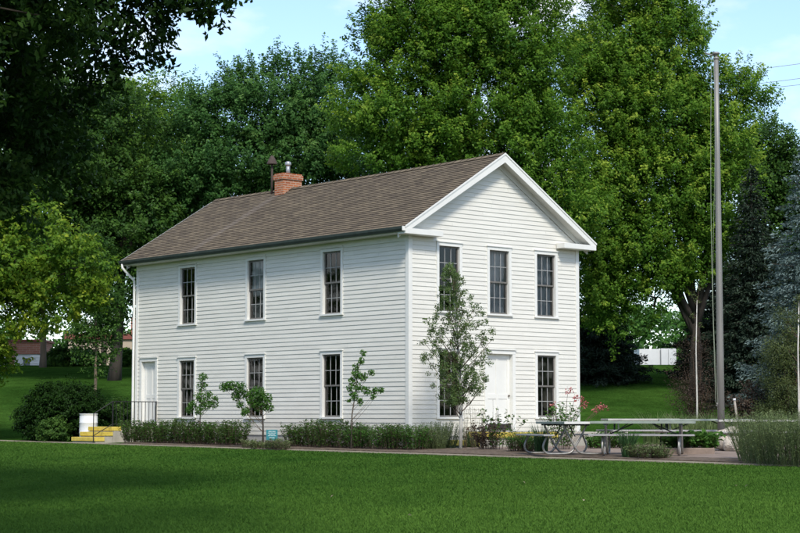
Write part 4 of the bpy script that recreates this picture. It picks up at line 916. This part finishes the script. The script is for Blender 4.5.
def blades(name, px, D, rad, h, n, label, m='blade', seed=1, cat='plant', group=None, wd=.02, lean=.3):
    r = np.random.default_rng(seed); x = wx(px, D); z = gzf(x, D) + .02; a = r.uniform(0, 2 * PI, n); q = rad * np.sqrt(r.random(n)); b = np.stack([q * np.cos(a), q * np.sin(a), 0 * q], 1)
    L_ = lean * h * r.uniform(.1, 1, n); e1 = b + np.stack([np.cos(a) * L_ * .3, np.sin(a) * L_ * .3, h * .6 * r.uniform(.7, 1.1, n)], 1); e2 = e1 + np.stack([np.cos(a) * L_, np.sin(a) * L_, h * .4 * r.uniform(.5, 1.1, n)], 1)
    f = r.uniform(0, PI, n); w_ = np.stack([np.cos(f), np.sin(f), 0 * f], 1) * wd * .5
    V = np.concatenate([np.stack([b - w_, b + w_, e1 + w_, e1 - w_], 1), np.stack([e1 - w_, e1 + w_, e2 + w_ * .1, e2 - w_ * .1], 1)]).reshape(-1, 3); v = np.tile(np.clip(r.normal(.4, .2, n), 0, 1), 2)
    o = link(name, npmesh(name, V, 4, v), M[m]); o.location = (x, D, z); return tag(o, label, cat, group)
blades('iris_tuft', 541.5, 41.3, .15, .74, 80, 'dark upright iris tuft at the left table end', seed=130)
blades('iris_tuft', 628, 38.3, .13, .62, 170, 'dark upright iris tuft in front of the long middle table', seed=131)
for k, (px, D, h) in enumerate(((640, 38.0, .32), (650, 37.6, .34), (660, 37.5, .26))):
    herb('low_plant', px, D, .36, h, ['low feathery plant right of the iris tuft', 'fullest low feathery plant below the middle table', 'low feathery plant before the table post'][k], 'sage', 60, 12, .06, .3, .7, 'low feathery plants at the kerb', seed=133 + k, vb=.25)
# boxed leafy bed at the flagpole
bx, by = wx(690, 39.6), 39.6; zz = gzf(bx, by)
mb = MB(); mb.box((-.62, -.4, -.1), (.5, .5, .17)); o = mb.build('planter_bed', M['patio'], bevel=.02); o.location = (bx, by, zz); o.rotation_euler = (0, 0, R(-4)); tag(o, 'low red-brown edged bed holding broad leafy plants', 'planter')
for k, (px, dy) in enumerate(((674, 0), (681, .15), (688, -.1), (695, .1), (703, 0), (709, -.1))):
    herb('leafy_plant', px, 39.6 + dy, .26, .32, ['leftmost broad-leaved plant of the boxed bed', 'second broad-leaved plant of the boxed bed', 'third broad-leaved plant, at the front of the boxed bed', 'broad-leaved plant at the centre right of the boxed bed', 'broad-leaved plant left of the flagpole foot', 'last broad-leaved plant of the boxed bed, left of the boulder', 'broad-leaved plant growing in front of the pole foot'][k], 'fresh', 26, 9, .15, .6, .7, 'broad-leaved plants in the boxed bed', seed=140 + k, zoff=.15, vb=.42)
for k, (px, D, h, rd) in enumerate(((747, 36.6, .82, .38), (752, 35.6, .98, .5), (758, 35.0, 1.0, .55), (771, 34.6, .98, .55), (783, 34.3, .95, .5), (796, 34.0, 1.02, .55), (809, 33.9, 1.0, .5))):
    herb('tall_sage', px, D, rd, h, ['leftmost tall sage clump, next to the boxed bed', 'tall sage clump before the leaning post', 'tall sage clump third from the left', 'middle tall sage clump', 'tall sage clump third from the right edge', 'tall sage clump at the right edge', 'tall sage clump cut off by the right edge'][k], 'sage', 95, 24, .06, .17, .42, 'tall sage clumps along the kerb at the right', seed=150 + k, stemm='greenstem', upn=.9, vb=.38)
for k, (px, D) in enumerate(((655, 50.5), (672, 51), (684, 50), (708, 50.5), (716, 51.5), (765, 50), (778, 51), (790, 50))):
    blades('wispy_grass', px, D, .35, .95, 150, ['leftmost wispy grass clump behind the middle table', 'second wispy grass clump behind the tables', 'wispy grass clump left of the thin pale stem', 'wispy grass clump right of the thin pale stem', 'wispy grass clump just left of the flagpole', 'wispy grass clump behind the tall sage', 'wispy grass clump under the olive bush', 'wispy grass clump near the right edge'][k], 'sage', 160 + k, group='wispy grass clumps behind the tables', wd=.018, lean=.45)
t, FP = herb('flowering_bush', 562, 43.2, .42, 1.12, 'leggy flowering bush with red blooms beside the gable window', 'fresh', 34, 18, .09, .45, .35, seed=170)
x0, y0, z0 = t.location
for k, (px, py) in enumerate(((568, 391), (582, 400), (585, 405), (553, 405), (600, 408), (604, 407), (596, 410), (575, 398))):
    c = wpt(px, py, 43.2) - t.location; r = np.random.default_rng(180 + k); n_ = 26; P = np.array(c) + r.normal(0, .035, (n_, 3)) * [1.4, 1, 1.2]
    V = leafquads(P, r.normal(size=(n_, 3)), np.full(n_, .055), .7)
    link('bloom', npmesh('bloom', V, 4, r.random(n_)), M['redflower'], t)
    mb = MB(); b0 = (c[0] * .3, 0, .2); mb.tube([b0, (c[0] * .7, 0, c[2] * .75), tuple(c)], .006, 4); mb.build('flower_stem', M['shrub'] if 0 else M['twig'], t)
herb('garden_plant', 596, 44.5, .35, .34, 'low green plants behind the left table, below the red blooms', 'fresh', 40, 12, .09, .45, .6, seed=171)
herb('garden_plant', 610, 45.0, .45, .42, 'green plant behind the gap between the two tables', 'fresh', 50, 16, .09, .45, .6, seed=172)

# fallen leaves on the lawn
for k, (px, py, D, lb) in enumerate(((583, 495, 24.6, 'pale fallen leaf on the lawn straight below the looped table legs'), (524, 476, 29.2, 'pale fallen leaf on the lawn below the front door'), (410, 508, 22.2, 'fallen leaf on the lawn below the near corner of the house'),
    (735, 480, 27.6, 'left one of two fallen leaves lying close together below the sage'), (745, 480.5, 27.5, 'right one of two fallen leaves lying close together below the sage'), (332, 488, 26.2, 'lone fallen leaf on the lawn below the rightmost long-wall windows'))):
    x = wx(px, D); V = leafquads(np.zeros((1, 3)), np.array([[.1, -.5, .8]]), np.array([.06]), .7, .25); o = link('fallen_leaf', npmesh('fallen_leaf', V, 4, [.5]), M['deadleaf']); o.location = (x, D, gzf(x, D) + .045); o.rotation_euler = (0, 0, k)
    tag(o, lb, 'leaf', 'fallen leaves on the lawn')

# ------------------------------------------------------------------ grass blades on the near lawn
n_ = 1100000; r = np.random.default_rng(200)
D = 15 + (62 - 15) * r.random(n_) ** 1.7; X = (r.random(n_) - .5) * (.62 * D + 3)
a, b = w2h(X, D); k = (a < -2.8); D = D[k]; X = X[k]; n_ = len(D); Z = gz(X, D)
f = r.uniform(0, PI, n_); wd = .0085 * (D / 20); w_ = np.stack([np.cos(f) * wd, np.sin(f) * wd, 0 * f], 1); h = .026 * r.uniform(.4, 1.5, n_); ln = r.normal(0, .018, (n_, 2))
B = np.stack([X, D, Z], 1); Tp = B + np.stack([ln[:, 0], ln[:, 1], h], 1)
V = np.stack([B - w_, B + w_, Tp], 1).reshape(-1, 3); lat = r.random((5, 64, 64)); v = np.full(n_, .46)                      # patchy colour: five octaves of smooth value noise, mower-stretched
for o_, (sx_, sy_, am_) in enumerate(((.09, .05, .34), (.25, .14, .22), (.8, .4, .16), (2.2, 1.3, .12), (5, 4, .08))):
    gx_, gy_ = X * sx_ + 20, D * sy_ + 3; i0, j0 = np.floor(gx_).astype(int), np.floor(gy_).astype(int); fx_, fy_ = gx_ - i0, gy_ - j0; fx_ = fx_ * fx_ * (3 - 2 * fx_); fy_ = fy_ * fy_ * (3 - 2 * fy_)
    L4 = lambda a_, b_: lat[o_, a_ % 64, b_ % 64]
    v += am_ * 1.6 * ((L4(i0, j0) * (1 - fx_) + L4(i0 + 1, j0) * fx_) * (1 - fy_) + (L4(i0, j0 + 1) * (1 - fx_) + L4(i0 + 1, j0 + 1) * fx_) * fy_ - .5)
v = np.clip(v + r.normal(0, .09, n_), 0, 1)
tag(link('grass', npmesh('grass', V, 3, v), M['grassblade']), 'short mown grass on the front lawn', 'grass', kind='stuff')
